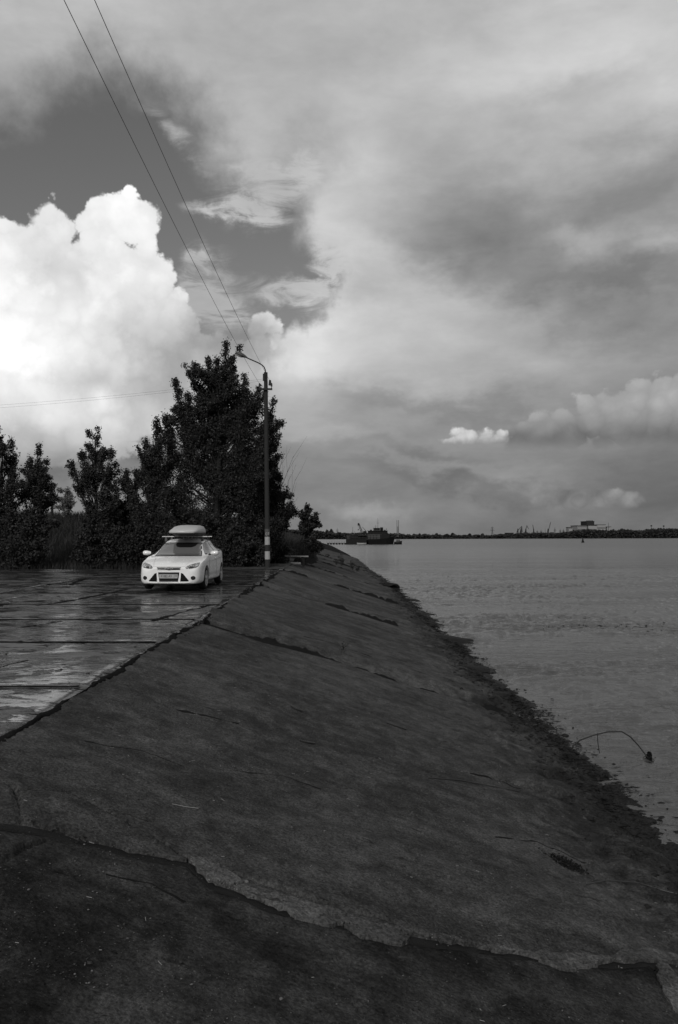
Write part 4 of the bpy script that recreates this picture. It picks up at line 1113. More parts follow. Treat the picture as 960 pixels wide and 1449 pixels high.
# glazing
patch('windscreen_seal', [(-.70, .965), (.70, .965), (.565, 1.335), (.42, 1.358), (-.42, 1.358), (-.565, 1.335)], 'front', M_black, off=.003)
ws = patch('windscreen', [(-.665, .985), (.665, .985), (.54, 1.325), (.40, 1.345), (-.40, 1.345), (-.54, 1.325)], 'front', M_glass, off=.007)
patch('dark_panel', [(-.20, 1.345), (-.20, 1.28), (-.15, 1.225), (-.05, 1.205), (.30, 1.205), (.40, 1.24), (.46, 1.335)], 'front', M_void, ws, off=.0095, depth=.004)  # dark panel laid over the upper middle of the windscreen
for k, px in enumerate((-.42, .02)):
    m = MB(); m.tube([(px + .0, .98, .985), (px + .30, 1.04, 1.0), (px + .58, 1.06, 1.0)], .008, 5); m.build('wiper', M_black, car)
for sgn in (1, -1):
    patch('window_frame', [(1.36, 1.0), (1.93, 1.325), (2.30, 1.395), (2.85, 1.415), (3.35, 1.38), (3.80, 1.20), (3.86, 1.10), (3.0, 1.055), (2.0, 1.02)], 'side', M_black, off=.002, sgn=sgn)
    patch('side_window', [(1.42, 1.03), (1.93, 1.315), (2.32, 1.378), (2.44, 1.382), (2.44, 1.06), (2.0, 1.045)], 'side', M_glass, off=.006, sgn=sgn)
    patch('side_window', [(2.52, 1.062), (2.52, 1.385), (2.85, 1.392), (3.22, 1.365), (3.22, 1.09), (3.0, 1.08)], 'side', M_glass, off=.006, sgn=sgn)
    patch('side_window', [(3.28, 1.095), (3.28, 1.355), (3.45, 1.32), (3.74, 1.19), (3.76, 1.125)], 'side', M_glass, off=.006, sgn=sgn)
    # door shut lines, sill and handles
    for poly in ([(1.30, .36), (1.315, .36), (1.335, .97), (1.32, .97)], [(2.475, .30), (2.49, .30), (2.50, 1.03), (2.485, 1.03)], [(3.30, .50), (3.315, .50), (3.335, 1.05), (3.32, 1.05)]):
        patch('door_gap', poly, 'side', M_black, off=.0025, sgn=sgn, depth=.006)
    patch('sill_trim', [(1.30, .22), (3.12, .22), (3.12, .265), (1.30, .265)], 'side', M_black, off=.004, sgn=sgn)
    for y0 in (2.22, 3.06):
        patch('door_handle', [(y0, .87), (y0 + .18, .88), (y0 + .18, .905), (y0, .895)], 'side', M_paint, off=.035, sgn=sgn, depth=.03)
    patch('body_crease_shade', [(1.4, .79), (3.5, .865), (3.5, .873), (1.4, .798)], 'side', M_box, off=.004, sgn=sgn, depth=.006)  # grey strip paints the shading along the side crease
    # mirrors
    m = MB()
    vs = []; fs = []
    for i, (t, ry, rz_) in enumerate([(0, .03, .035), (.05, .07, .06), (.13, .085, .075), (.20, .075, .07), (.235, .045, .05)]):
        for j in range(12):
            an = 2 * PI * j / 12; vs.append((sgn * (.90 + t), 1.50 + math.cos(an) * ry, 1.045 + math.sin(an) * rz_))
    for i in range(4):
        for j in range(12):
            q4 = (i * 12 + j, i * 12 + (j + 1) % 12, (i + 1) * 12 + (j + 1) % 12, (i + 1) * 12 + j); fs.append(q4 if sgn > 0 else q4[::-1])
    fs.append(tuple(range(11, -1, -1))); fs.append(tuple(48 + j for j in range(12)))
    m.add(vs, fs); mm = m.build('wing_mirror', M_paint, car, True)
    m = MB(); m.tube([(sgn * .84, 1.50, .99), (sgn * .93, 1.50, 1.02)], .025, 6); m.build('mirror_arm', M_black, mm)
# nose details
patch('upper_grille', [(-.345, .672), (.345, .672), (.325, .600), (-.325, .600)], 'front', M_void, off=.003)
for a_, b_ in ((-.315, -.11), (.11, .315)):
    patch('grille_bar', [(a_, .652), (b_, .652), (b_, .630), (a_, .630)], 'front', M_steel, off=.008, depth=.006)
m = MB(); m.lathe([(.03, -.02), (.095, -.01), (.098, .0), (.09, .008)], 24, 'y'); em = m.build('emblem', M_steel, car, True)
em.scale = (1, 1, .46); em.rotation_euler = (0, 0, PI); em.location = (0, -.082, .638)
def ray_front(x, z):
    h = bvh.ray_cast(Vector((x, -2, z)), Vector((0, 1, 0)))[0]; return h.y if h else 0
em.location.y = ray_front(0, .638) - .008
m = MB(); m.lathe([(.02, -.006), (.082, -.004), (.082, .004), (.07, .010)], 24, 'y'); fl_ = m.build('emblem_field', M_dark, em, True)
fl_.location = (0, .006, 0)
def text(body, size, mat, parent, loc, ext=.0015, sx=1.0):
    tc = bpy.data.curves.new('lettering', 'FONT'); tc.body = body; tc.size = size; tc.align_x = 'CENTER'; tc.align_y = 'CENTER'; tc.extrude = ext
    to = bpy.data.objects.new('lettering_tmp', tc); C.objects.link(to)
    dg = bpy.context.evaluated_depsgraph_get(); me = bpy.data.meshes.new_from_object(to.evaluated_get(dg)); bpy.data.objects.remove(to)
    me.materials.clear(); me.materials.append(mat)
    for v in me.vertices: v.co = (v.co.x * sx, -v.co.z, v.co.y)
    o = bpy.data.objects.new('lettering', me); link(o, parent); o.location = loc; return o
tt = text('Ford', .075, M_plate, em, (0, 0, 0), sx=1.25); tt.location = (0, .018, 0); tt.rotation_euler = (0, 0, PI); tt.scale = (1, 1, 2.0)
patch('lower_grille', [(-.30, .535), (.30, .535), (.265, .270), (-.265, .270)], 'front', M_void, off=.003)
for z_ in (.30, .345, .50):
    patch('grille_bar', [(-.262, z_), (.262, z_), (.262, z_ + .010), (-.262, z_ + .010)], 'front', M_black, off=.007, depth=.004)
for s_ in (1, -1):
    P = [(.345, .520), (.40, .500), (.565, .300), (.560, .280), (.325, .272)]
    patch('side_intake', P if s_ > 0 else mir(P), 'front', M_void, off=.003)
    P = [(.46, .660), (.50, .708), (.60, .752), (.72, .785), (.80, .800), (.815, .765), (.80, .700), (.74, .655), (.60, .632), (.50, .628)]
    hl = patch('headlight', P if s_ > 0 else mir(P), 'front', M_head, off=.006, step=.04)
    P = [(.55, .665), (.60, .69), (.66, .69), (.68, .665), (.64, .645), (.58, .645)]
    patch('lens', P if s_ > 0 else mir(P), 'front', M_black, hl, off=.010, depth=.004)
    P = [(.70, .70), (.74, .735), (.785, .74), (.79, .71), (.75, .685)]
    patch('reflector', P if s_ > 0 else mir(P), 'front', M_chrome, hl, off=.010, depth=.004)
    fc = [(.68 + .062 * math.cos(a), .375 + .055 * math.sin(a)) for a in np.linspace(0, 2 * PI, 17)[:-1]]
    fg = patch('fog_light', fc if s_ > 0 else mir(fc), 'front', M_void, off=.005, step=.03)
    fc = [(.68 + .034 * math.cos(a), .375 + .032 * math.sin(a)) for a in np.linspace(0, 2 * PI, 13)[:-1]]
    patch('lens', fc if s_ > 0 else mir(fc), 'front', M_dark, fg, off=.009, step=.03, depth=.004)
patch('bumper_slot', [(-.33, .248), (.33, .248), (.30, .222), (-.30, .222)], 'front', M_black, off=.003)
patch('bonnet_gap', [(-.47, .690), (-.2, .698), (.2, .698), (.47, .690), (.47, .686), (.2, .694), (-.2, .694), (-.47, .686)], 'front', M_black, off=.002, depth=.004)
for s_ in (1, -1):
    P = [(.44, .715), (.455, .715), (.60, .955), (.585, .955)]
    patch('bonnet_crease_shade', P if s_ > 0 else mir(P), 'front', M_box, off=.002, depth=.006)  # grey strips paint the shading of the bonnet creases
# number plate
py_ = ray_front(0, .425) - .03
m = MB(); m.box(-.26, .26, py_ - .004, py_ + .03, .368, .482); pl = m.build('number_plate', M_plate, car)
text('К 082 АУ', .098, M_ink, pl, (-.055, py_ - .008, .424), sx=.80); text('73', .072, M_ink, pl, (.205, py_ - .008, .436), sx=.8)
m = MB(); m.box(.158, .163, py_ - .006, py_ - .004, .37, .48); m.build('plate_divider', M_ink, pl)
# wheels
def wheel(ay, sx):
    root_t = MB(); xo = sx * .895; w = .20
    prof = [(.20, -w / 2 + .07), (.218, -w / 2), (.29, -w / 2), (.322, -w / 2 + .03), (WR, -w / 2 + .06), (WR, w / 2 - .06), (.322, w / 2 - .03), (.29, w / 2), (.218, w / 2), (.20, w / 2 - .07)]
    cx = xo - sx * w / 2
    root_t.lathe(prof, 32, 'x', (cx, ay, WR)); ty = root_t.build('wheel', M_tyre, car, True)
    m = MB(); f = sx * (w / 2 - .004)
    # rim ring
    k = 30; vs = []; fs = []
    for r, h in ((.226, -.02), (.226, .006), (.205, .004), (.20, -.05)):
        for j in range(k): a = 2 * PI * j / k; vs.append((cx + f + sx * h, ay + r * math.cos(a), WR + r * math.sin(a)))
    for i in range(3):
        for j in range(k): fs.append((i * k + j, i * k + (j + 1) % k, (i + 1) * k + (j + 1) % k, (i + 1) * k + j))
    m.add(vs, fs)
    for s5 in range(5):
        a = 2 * PI * s5 / 5 + .3; ca, sa = math.cos(a), math.sin(a); tw = .045
        P = []
        for r, ww in ((.03, .045), (.21, .032)):
            for q in (-1, 1):
                for h in (0.0, -.03): P.append((cx + f + sx * h, ay + r * ca - q * ww * sa, WR + r * sa + q * ww * ca))
        m.add(P, [(0, 2, 6, 4), (1, 5, 7, 3), (0, 4, 5, 1), (2, 3, 7, 6), (0, 1, 3, 2), (4, 6, 7, 5)])
    m.lathe([(.055, cx + f - .03), (.055, cx + f + .006), (.03, cx + f + .012)] if sx > 0 else [(.03, cx + f - .012), (.055, cx + f - .006), (.055, cx + f + .03)], 14, 'x', (0, ay, WR))
    m.build('rim', M_rim, ty)
    m = MB(); m.lathe([(.20, cx + f - sx * .055 - .004), (.20, cx + f - sx * .055 + .004)], 20, 'x', (0, ay, WR)); m.build('brake_disc', M_void, ty)
for ay in (AX0, AX1):
    for sx in (1, -1): wheel(ay, sx)
# underbody so that no light passes under the shell at the arches
m = MB(); m.box(-.60, .60, .25, 4.1, .17, .30, .02, .02); m.build('underbody', M_void, car)
# roof bars and box
for yb in (1.98, 2.75):
    m = MB(); m.box(-.68, .72, yb - .03, yb + .03, 1.528, 1.552, .004, .006); bar = m.build('roof_bar', M_satin, car)
    for s_ in (1, -1):
        m = MB(); m.box(s_ * .56 - .035, s_ * .56 + .035, yb - .045, yb + .045, 1.395, 1.53, .012, .01); m.build('bar_foot', M_black, bar)
box = empty('roof_box', (CARX, CARY, .012), 'pale grey roof box strapped on the bars of the white car', 'roof box', rz=rad(-.8))
def box_ring(yv, x0, x1, z0, z1, n=20, pw=2.8):
    cx, cz = (x0 + x1) / 2, (z0 + z1) / 2; out = []
    for j in range(n):
        a = 2 * PI * j / n; c, s_ = math.cos(a), math.sin(a)
        out.append((cx + (x1 - x0) / 2 * math.copysign(abs(c) ** (2 / pw), c), yv, cz + (z1 - z0) / 2 * math.copysign(abs(s_) ** (2 / pw), s_)))
    return out
def loft(rings_, name, mat, parent):
    n = len(rings_[0]); vs = [p for r in rings_ for p in r]; fs = []
    for i in range(len(rings_) - 1):
        for j in range(n): fs.append((i * n + j, i * n + (j + 1) % n, (i + 1) * n + (j + 1) % n, (i + 1) * n + j))
    fs += [tuple(range(n - 1, -1, -1)), tuple((len(rings_) - 1) * n + j for j in range(n))]
    return raw(name, vs, fs, mat, parent, True)
BX = .07
def top_ring(yv, hw, zt, n=9):
    z0 = 1.675; hw = hw * .90; zt = 1.70 + (zt - 1.70) * .85; pts = [(BX - hw, yv, z0 - .03), (BX - hw * 1.01, yv, z0 + .02)]
    for t, e in ((-.96, .42), (-.84, .80), (-.62, .97), (0, 1), (.62, .97), (.84, .80), (.96, .42)): pts.append((BX + hw * t, yv, z0 + .02 + (zt - z0 - .02) * e))
    pts += [(BX + hw * 1.01, yv, z0 + .02), (BX + hw, yv, z0 - .03)]
    return pts[::-1]
lid = loft([top_ring(1.28, .36, 1.71), top_ring(1.34, .44, 1.74), top_ring(1.55, .475, 1.80), top_ring(1.9, .485, 1.90), top_ring(2.4, .485, 1.935), top_ring(2.9, .47, 1.93), top_ring(3.05, .44, 1.90), top_ring(3.12, .36, 1.83)], 'lid', M_box, box)
def low_ring(yv, hw, zb_):
    hw = hw * .88; z1 = 1.665; return [(BX + hw, yv, z1), (BX + hw * .98, yv, z1 - .03), (BX + hw * .82, yv, zb_ + .02), (BX + hw * .6, yv, zb_), (BX - hw * .6, yv, zb_), (BX - hw * .82, yv, zb_ + .02), (BX - hw * .98, yv, z1 - .03), (BX - hw, yv, z1)][::-1]
loft([low_ring(1.33, .27, 1.64), low_ring(1.5, .44, 1.60), low_ring(1.8, .475, 1.562), low_ring(2.9, .46, 1.562), low_ring(3.08, .37, 1.62)], 'base_tray', M_boxd, box)
m = MB(); m.box(BX + .30, BX + .36, 1.50, 1.56, 1.60, 1.66); m.build('lock', M_black, box)

# ------------------------------------------------------------------ sticks and small things on the slope
def stick(pts_px, r, label, name='stick', mat=M_twig, cat='stick', up=.012, group=None):
    P = []
    for p in pts_px:
        q = on_slope(*p); q[2] = float(slope_z(np.array([q[0]]), np.array([q[1]]), True)[0]) + up; P.append(tuple(q))
    m = MB(); m.tube(P, r, 6); o = m.build(name, mat); meta(o, label, cat, group); return o
stick([(548, 1027), (560, 1031), (575, 1035)], .014, 'straight dark stick lying on the middle of the slope', mat=M_dark)
stick([(412, 1003), (420, 1007), (428, 1009)], .016, 'short dark stick left of the straight one on the slope', mat=M_dark)
stick([(424, 1047), (434, 1050), (445, 1051)], .012, 'thin bent twig below the short dark stick', mat=M_dark)
stick([(244, 1136), (262, 1138), (281, 1140)], .0022, 'long pale straw lying on the slope above the foreground joint', 'straw', M_straw, 'straw')
stick([(740, 992), (752, 998), (757, 1012)], .010, 'curved twig at the water edge', mat=M_dark)
stick([(742, 1020), (760, 1026), (770, 1027)], .010, 'nearly straight twig lying at the water edge below the curved one', mat=M_dark)
stick([(830, 1252), (860, 1245), (905, 1252), (935, 1268), (958, 1278)], .004, 'long thin root lying near the lower right of the slope', 'root', M_dark, 'root')
stick([(606, 1098), (650, 1103), (700, 1112), (735, 1122)], .006, 'long dark root lying high on the slope near the water', 'root', M_dark, 'root')
# dark clump of weed lying on the slope
q = on_slope(800, 1216); rs = np.random.RandomState(8)
root = empty('weed_clump', tuple(map(float, (q[0], q[1], float(slope_z(np.array([q[0]]), np.array([q[1]]))[0]) + .01))), 'dark ragged clump of dead weed lying on the slope', 'weed clump')
n = 900; P = rs.normal(0, 1, (n, 3)); P[:, 0] *= .065; P[:, 1] *= .05; P[:, 2] = np.abs(P[:, 2]) * .013; P[:, 2] -= SL * P[:, 0]; P[:, 1] -= P[:, 0] * .45
v, f = leaf_quads(P, .020, rs); raw('leaves', v, f, M_algae_shade, root)
m = MB()
for i in range(16):
    a = rs.uniform(0, 2 * PI); c = Vector((rs.normal(0, .07), rs.normal(0, .05), .0)); c.z = -SL * c.x + .015; d = Vector((math.cos(a), math.sin(a), -SL * math.cos(a) + rs.uniform(0, .25))) * rs.uniform(.03, .07)
    m.tube([c, c + d * .6, c + d + Vector((0, 0, -.006))], .0028, 4)
meta(m.build('stem', M_dark, root), None, None, None, 'stuff')

# bent reed arching out of the water with weed caught on its tip
Yr = 12.3
arch = [(812, 1073), (809, 1066), (812, 1055), (822, 1047), (840, 1040), (860, 1035), (880, 1035), (893, 1043), (905, 1056), (914, 1068), (918, 1074)]
base = at(812, 1073, Yr); 
root = empty('bent_branch', (float(base[0]), Yr, WZ), 'thin bent branch arching out of the water with weed on its end', 'branch')
def rb(p, dy=0): a_ = at(p[0], p[1], Yr); return (a_[0] - base[0], dy, a_[2] - WZ)
pp = [(0.0, 0, -.12)] + [rb(p, .02 * math.sin(i)) for i, p in enumerate(arch)] + [(rb(arch[-1])[0] + .03, 0, -.1)]
m = MB(); m.tube(pp, [.012] * 5 + [.011] * 4 + [.010] * 4, 6); m.build('stem', M_dark, root)
m = MB(); m.tube([rb((846, 1037)), rb((846, 1048)), rb((848, 1062)), rb((849, 1066))], .007, 5); m.build('twig', M_dark, root)
rs = np.random.RandomState(3); c = np.array(rb((917, 1071))); t = rs.rand(380); P = c[None] + np.stack([rs.normal(0, .035, 380) * (1 - t * .8) + .02, rs.normal(0, .03, 380) * (1 - t * .7), t * .15 - .07], -1)
v, f = leaf_quads(P, .03, rs); raw('caught_weed', v, f, M_algae_shade, root)

# dark flecks painting the dark ripple patches of the river current
rs = np.random.RandomState(21)
def fleck_pts(n):
    out = []
    for (px, py, sx, sy, k) in [(640, 806, 110, 4, .2), (670, 817, 80, 3, .15), (600, 813, 60, 2.5, .1), (850, 884, 50, 2.5, .2), (890, 890, 40, 2.5, .1), (800, 860, 50, 3, .1), (820, 872, 30, 2, .05), (560, 797, 50, 3, .1)]:
        m_ = int(n * k); X = rs.normal(px, sx, m_); Yp = rs.normal(py, sy, m_)
        for a_, b_ in zip(X, Yp):
            if b_ > 775: out.append(on_z(a_, b_, WZ + .004))
    P = np.array(out); P = P[P[:, 0] > shore(P[:, 1]) + .3]
    return P
P = fleck_pts(900)
v, f = leaf_quads(P * 0, .085, rs); v[:, 2] *= .08; v[:, 0] *= 2.2; v = v + np.repeat(P, 4, 0)
meta(raw('ripple_flecks', v, f, M_algae_shade), 'scattered dark flecks painting dark ripples on the river surface', None, None, 'stuff')

# ------------------------------------------------------------------ far shore wood
rs = np.random.RandomState(31)
prof_x = [380, 440, 460, 480, 500, 560, 575, 600, 650, 690, 700, 720, 745, 770, 790, 800, 815, 830, 870, 880, 895, 905, 930, 960, 1100]
prof_y = [748, 751, 753, 754, 755, 756, 757.5, 757, 758, 758.5, 758, 756.5, 754.5, 754.5, 755, 752.5, 750.5, 750, 751, 748.8, 750.5, 751, 748.8, 748.5, 748]
def shore_Y_at(px):
    Y = 700.0
    for _ in range(20): Y = .5 * Y + .5 * float(far_shore((px - 480) / FOC * Y))
    return Y
Pl = []
px = 380.0
SX = np.linspace(380, 1100, 400); SY = np.array([shore_Y_at(p) for p in SX])
n = 46000
pxs = rs.uniform(380, 1100, n); Ys = np.interp(pxs, SX, SY) + rs.uniform(3, 26, n)
topy = np.interp(pxs, prof_x, prof_y) + 1.1 * fbm(pxs * .12, pxs * 0 + 1, 3, 4) + .9 * fbm(pxs * .45, pxs * 0 + 4, 7, 2)
zt = 1.6 + (757 - topy) / FOC * Ys
zz = WZ + .3 + (zt - WZ - .3) * rs.rand(n) ** .75
P = np.stack([(pxs - 480) / FOC * Ys, Ys, zz], -1)
v, f = leaf_quads(P, 1.5, rs)
meta(raw('far_wood', v, f, M_farwood), 'low dark wood lining the far shore of the river', None, None, 'stuff')
def far_tree(px, py, w, label, seed, group='trees standing above the far wood'):
    Y = float(np.interp(px, SX, SY)) + 8; rs = np.random.RandomState(seed); b = at(px, 761, Y); b[2] = WZ + .4; t = at(px, py, Y)
    root = empty('far_tree', tuple(map(float, b)), label, 'tree', group); H_ = t[2] - b[2]; R_2 = w / 2 * Y / FOC
    m = MB(); m.tube([(0, 0, 0), (0, 0, H_ * .8)], [.3, .1], 5); m.build('trunk', M_bark, root)
    n = 420; P = rs.normal(size=(n, 3)); P /= np.linalg.norm(P, axis=1, keepdims=True); P *= (rs.rand(n, 1) ** .35)
    P[:, :2] *= R_2 * (1 + .25 * rs.normal(size=(n, 1)) * .5); P[:, 2] = H_ * .60 + P[:, 2] * H_ * .40
    v, f = leaf_quads(P, 1.0, rs); raw('crown', v, f, M_farwood, root)
fts = [(463, 749.5, 4, 'far tree just right of the lone tree on the mound, leftmost above the wood'), (469, 749, 5, 'far round tree left of the far pylon near the barge'),
       (586, 755.5, 4, 'far tree just right of the twin masts'), (594, 755, 3, 'narrow far tree second right of the twin masts'), (618, 754.5, 4, 'far round tree about midway between the boat and the river pylon'),
       (633, 755.5, 4, 'low far tree right of the round one along the open shore'), (641, 754, 5, 'larger round far tree along the open shore'), (665, 755, 4, 'far tree left of the river pylon'),
       (683, 755, 4, 'far round tree just left of the river pylon'), (709, 755.5, 5, 'far tree right of the river pylon'), (745, 753.5, 5, 'far tree among the harbour cranes'),
       (868, 749, 8, 'far round tree right of the white factory'), (880, 747.8, 9, 'broad far tree second right of the factory'), (925, 747, 10, 'broad far tree near the right edge of the picture'), (952, 747.5, 9, 'far tree at the right edge of the picture')]
for i, (a_, b_, w_, l_) in enumerate(fts): far_tree(a_, b_, w_, l_, 300 + i)

# pylons and masts on the far shore
def pylon(px, ptop, pbase, w, Y, label, arms=3, group='power pylons on the far shore', armw=2.2):
    b = at(px, pbase, Y); t = at(px, ptop, Y); H_ = t[2] - b[2]; hw = w / 2 * Y / FOC
    root = empty('pylon', tuple(map(float, b)), label, 'pylon', group); r = .10 * Y / 800
    m = MB(); 
    def c(z, i): s_ = hw * (1 - .82 * min(1, z / (H_ * .7))); return Vector(((s_, s_), (-s_, s_), (-s_, -s_), (s_, -s_))[i % 4] + (z,))
    nb = 6
    for i in range(4):
        m.tube([c(0, i), c(H_ * .7, i), Vector((0, 0, H_))], r, 4, False)
        for k in range(nb):
            z0 = H_ * .7 * k / nb; z1 = H_ * .7 * (k + 1) / nb
            m.tube([c(z0, i), c(z1, i + 1)], r * .6, 3, False)
    m.build('tower', M_dsteel, root)
    for k in range(arms):
        z = H_ * (.58 + .15 * k); a_ = hw * armw * (1 - .18 * k)
        m = MB(); m.tube([(-a_, 0, z), (0, 0, z + .04 * H_), (a_, 0, z)], r, 4, False); m.tube([(-a_, 0, z), (a_, 0, z)], r, 4, False)
        for s_ in (-1, 1): m.tube([(s_ * a_, 0, z), (s_ * a_, 0, z - .05 * H_)], r * .7, 3, False)
        m.build('pylon_arm', M_dsteel, root)
pylon(697, 744.8, 759, 2.6, 800, 'tall lattice pylon standing alone left of the cranes')
pylon(477.5, 747, 758, 2.0, 690, 'far lattice pylon left of the barge', 2)
for k, (px, py, lab) in enumerate([(760.5, 750, 'short far pylon right of the cranes with triple arms'), (766, 749.5, 'second far pylon right of the cranes'), (785.5, 746, 'large far pylon just right of the tallest leaning crane'),
                                   (793, 748, 'far pylon between the large one and the small factory block'), (797.5, 748, 'far pylon nearest the small factory block')]):
    pylon(px, py, 758, 1.8, 1150, lab, 2)
def mast(px, ptop, pbase, Y, r, label, name='mast', cat='mast', knob=0):
    b = at(px, pbase, Y); t = at(px, ptop, Y); m = MB(); H_ = t[2] - b[2]; m.tube([(0, 0, 0), (0, 0, H_ * .5), (0, 0, H_)], [r * 1.3, r, r * .6], 6)
    if knob: m.box(-knob, knob, -knob, knob, H_ - knob, H_ + knob, .1 * knob)
    o = m.build(name, M_dsteel); o.location = tuple(map(float, b)); meta(o, label, cat); return o
mast(771.8, 748, 757, 1150, .25, 'thin mast standing left of the tallest leaning crane')
mast(861.3, 739.5, 750, 1000, .22, 'antenna mast on the right end of the factory')
mast(922, 744, 750, 1000, .25, 'floodlight mast above the wood left of the last one', knob=.8)
mast(939.5, 744.4, 750, 1000, .25, 'floodlight mast above the wood near the right edge', knob=.8)
# twin masts
b = at(563.2, 760, 655.0); root = empty('twin_mast', tuple(map(float, b)), 'pair of tall thin masts braced by a lattice right of the tug', 'mast')
H_ = at(563, 735.8, 655)[2] - b[2]; hw = .68
for s_ in (-1, 1):
    m = MB(); m.tube([(s_ * hw, 0, 0), (s_ * hw, 0, H_)], [.26, .20], 6); m.build('mast_leg', M_steel, root)
m = MB()
for k in range(14):
    z0 = H_ * .62 * k / 14; z1 = H_ * .62 * (k + 1) / 14; m.tube([(-hw, 0, z0), (hw, 0, z1)], .09, 3, False); m.tube([(hw, 0, z0), (-hw, 0, z1)], .09, 3, False)
m.build('lattice', M_steel, root)
# harbour cranes
def crane(px, segs, Y, label, base=757.5, w=3.2):
    b = at(px, base, Y); root = empty('harbour_crane', tuple(map(float, b)), label, 'crane', 'cranes at the far harbour')
    def c(p): q = at(p[0], p[1], Y); return (q[0] - b[0], 0, q[2] - b[2])
    m = MB(); hw = w / 2 * Y / FOC; zt_ = c((px, base - 4.5))[2]
    for sx in (-1, 1):
        for sy in (-1, 1): m.tube([(sx * hw, sy * hw, 0), (sx * hw * .6, sy * hw * .6, zt_)], .28, 4)
    m.box(-hw * .7, hw * .7, -hw * .7, hw * .7, zt_, zt_ + 1.4); m.build('gantry', M_dsteel, root)
    m = MB(); m.box(-hw * .6, hw * .8, -hw * .6, hw * .6, zt_ + 1.41, zt_ + 4.0, .3); m.build('cab', M_dsteel, root)
    for sg in segs:
        m = MB(); A, B = Vector(c(sg[0])), Vector(c(sg[1])); wd = sg[2] * Y / FOC
        d_ = (B - A).normalized(); nn = Vector((-d_.z, 0, d_.x)) * wd / 2
        k = 6
        for s_ in (-1, 1): m.tube([A + nn * s_, B + nn * s_ * .3], .17, 4, False)
        for i in range(k):
            f0 = 1 - .7 * i / k; f1 = 1 - .7 * (i + 1) / k; s_ = 1 if i % 2 else -1
            m.tube([A + (B - A) * (i / k) + nn * s_ * f0, A + (B - A) * ((i + 1) / k) - nn * s_ * f1], .12, 3, False)
        m.build('jib', M_dsteel, root)
CY = 900.0
crane(733, [((731.5, 753), (737.5, 745.5), .8), ((731.5, 753), (734, 757), 1.0)], CY, 'harbour crane with its jib slanting right, leftmost of the cranes', w=2.2)
crane(737.5, [((736, 756), (738.6, 744.3), 1.6), ((739.5, 753), (738.6, 744.3), .8)], CY + 10, 'upright harbour crane close beside the leftmost one', w=2.6)
crane(744.3, [((743.3, 754), (745.6, 744), 1.2), ((745.6, 743.5), (748.3, 748.5), .7)], CY, 'harbour crane with a folded beak, middle of the cranes', w=2.4)
crane(755.5, [((755.8, 753), (754.2, 742.5), 1.0)], CY, 'harbour crane with a steep jib leaning slightly left', w=1.8)
crane(775.8, [((775.8, 753), (779.6, 738.7), .9)], CY, 'harbour crane with the longest jib leaning right', w=2.4)
# low sheds of the harbour
def shed(px0, py0, px1, py1, Y, depth, mat, label, wins=0, name='shed', roofh=.5):
    a_ = at(px0, py1, Y); b_ = at(px1, py0, Y); root = empty(name, (float(a_[0]), Y, float(a_[2])), label, 'building')
    w_ = b_[0] - a_[0]; h_ = b_[2] - a_[2]
    m = MB(); m.box(0, w_, 0, depth, 0, h_ - roofh); m.build('wall', mat, root)
    m = MB(); m.box(-.4, w_ + .4, -.4, depth + .4, h_ - roofh + .01, h_, .1, .1); m.build('roof', M_walld, root)
    return root, w_, h_
shed(711, 755.5, 724, 759, 930, 20, M_wall, 'long pale harbour shed left of the cranes')
shed(719.5, 753.8, 727, 757.8, 945, 20, M_walld, 'dark blocky shed behind the pale one left of the cranes')
shed(744, 757.2, 754, 760, 890, 12, M_wall, 'low pale shed by the water below the cranes')
shed(758, 756, 771, 758.5, 930, 15, M_wall, 'pale low shed between the steep crane and the longest jib')
shed(841, 756.2, 847, 758.4, 905, 10, M_wall, 'tiny white shed in the wood below the factory')
shed(918, 749.3, 926, 752, 960, 12, M_wall, 'pale building half hidden in the wood at the right')
shed(906, 750.5, 913, 753, 960, 12, M_wall, 'small pale house half hidden left of the right wood')
def window_bands(root, w_, h_, zs_, mat, x0=.3, x1=None, cols=8):
    x1 = x1 or w_ - .3; sh = None
    for z in zs_:
        cw = (x1 - x0) / cols
        for k in range(cols):
            if sh is None:
                m = MB(); m.box(0, cw * .8, -.12, .1, 0, h_ * .10); sh = m.build('window', mat, root); o = sh
            else: o = sh.copy(); C.objects.link(o); o.parent = root
            o.location = (x0 + cw * k + cw * .1, 0, z)
FY = 1000.0
r_, w_, h_ = shed(805.2, 745.8, 810.2, 757, FY - 6, 12, M_wall, 'small separate white block left of the factory', name='factory_block'); window_bands(r_, w_, h_, [h_ * .82], M_win, cols=2)
r_, w_, h_ = shed(817.8, 743.4, 830.6, 757, FY, 30, M_wall, 'left white wing of the far factory with banded windows', name='factory_wing'); window_bands(r_, w_, h_, [h_ * .55, h_ * .8], M_win)
r_, w_, h_ = shed(830.7, 737.3, 841.2, 757, FY + 2, 25, M_walld, 'dark tower block rising above the far factory', name='factory_tower')
m = MB()
for k in range(5): m.box(w_ * (.1 + .18 * k), w_ * (.16 + .18 * k), 2, 4, h_ - .05, h_ + .9)
m.build('roof_vents', M_walld, r_)
r_, w_, h_ = shed(833, 743.2, 845, 757, FY - 3, 5, M_wall, 'white front of the factory below the dark tower', name='factory_hall'); window_bands(r_, w_, h_, [h_ * .5], M_win)
r_, w_, h_ = shed(845.2, 742.2, 857.2, 757, FY, 30, M_wall, 'right white wing of the far factory beside the antenna', name='factory_wing'); window_bands(r_, w_, h_, [h_ * .62], M_win)
r_, w_, h_ = shed(859.5, 745.2, 864.8, 757, FY, 14, M_wall, 'small pale block at the foot of the antenna mast', name='factory_block')

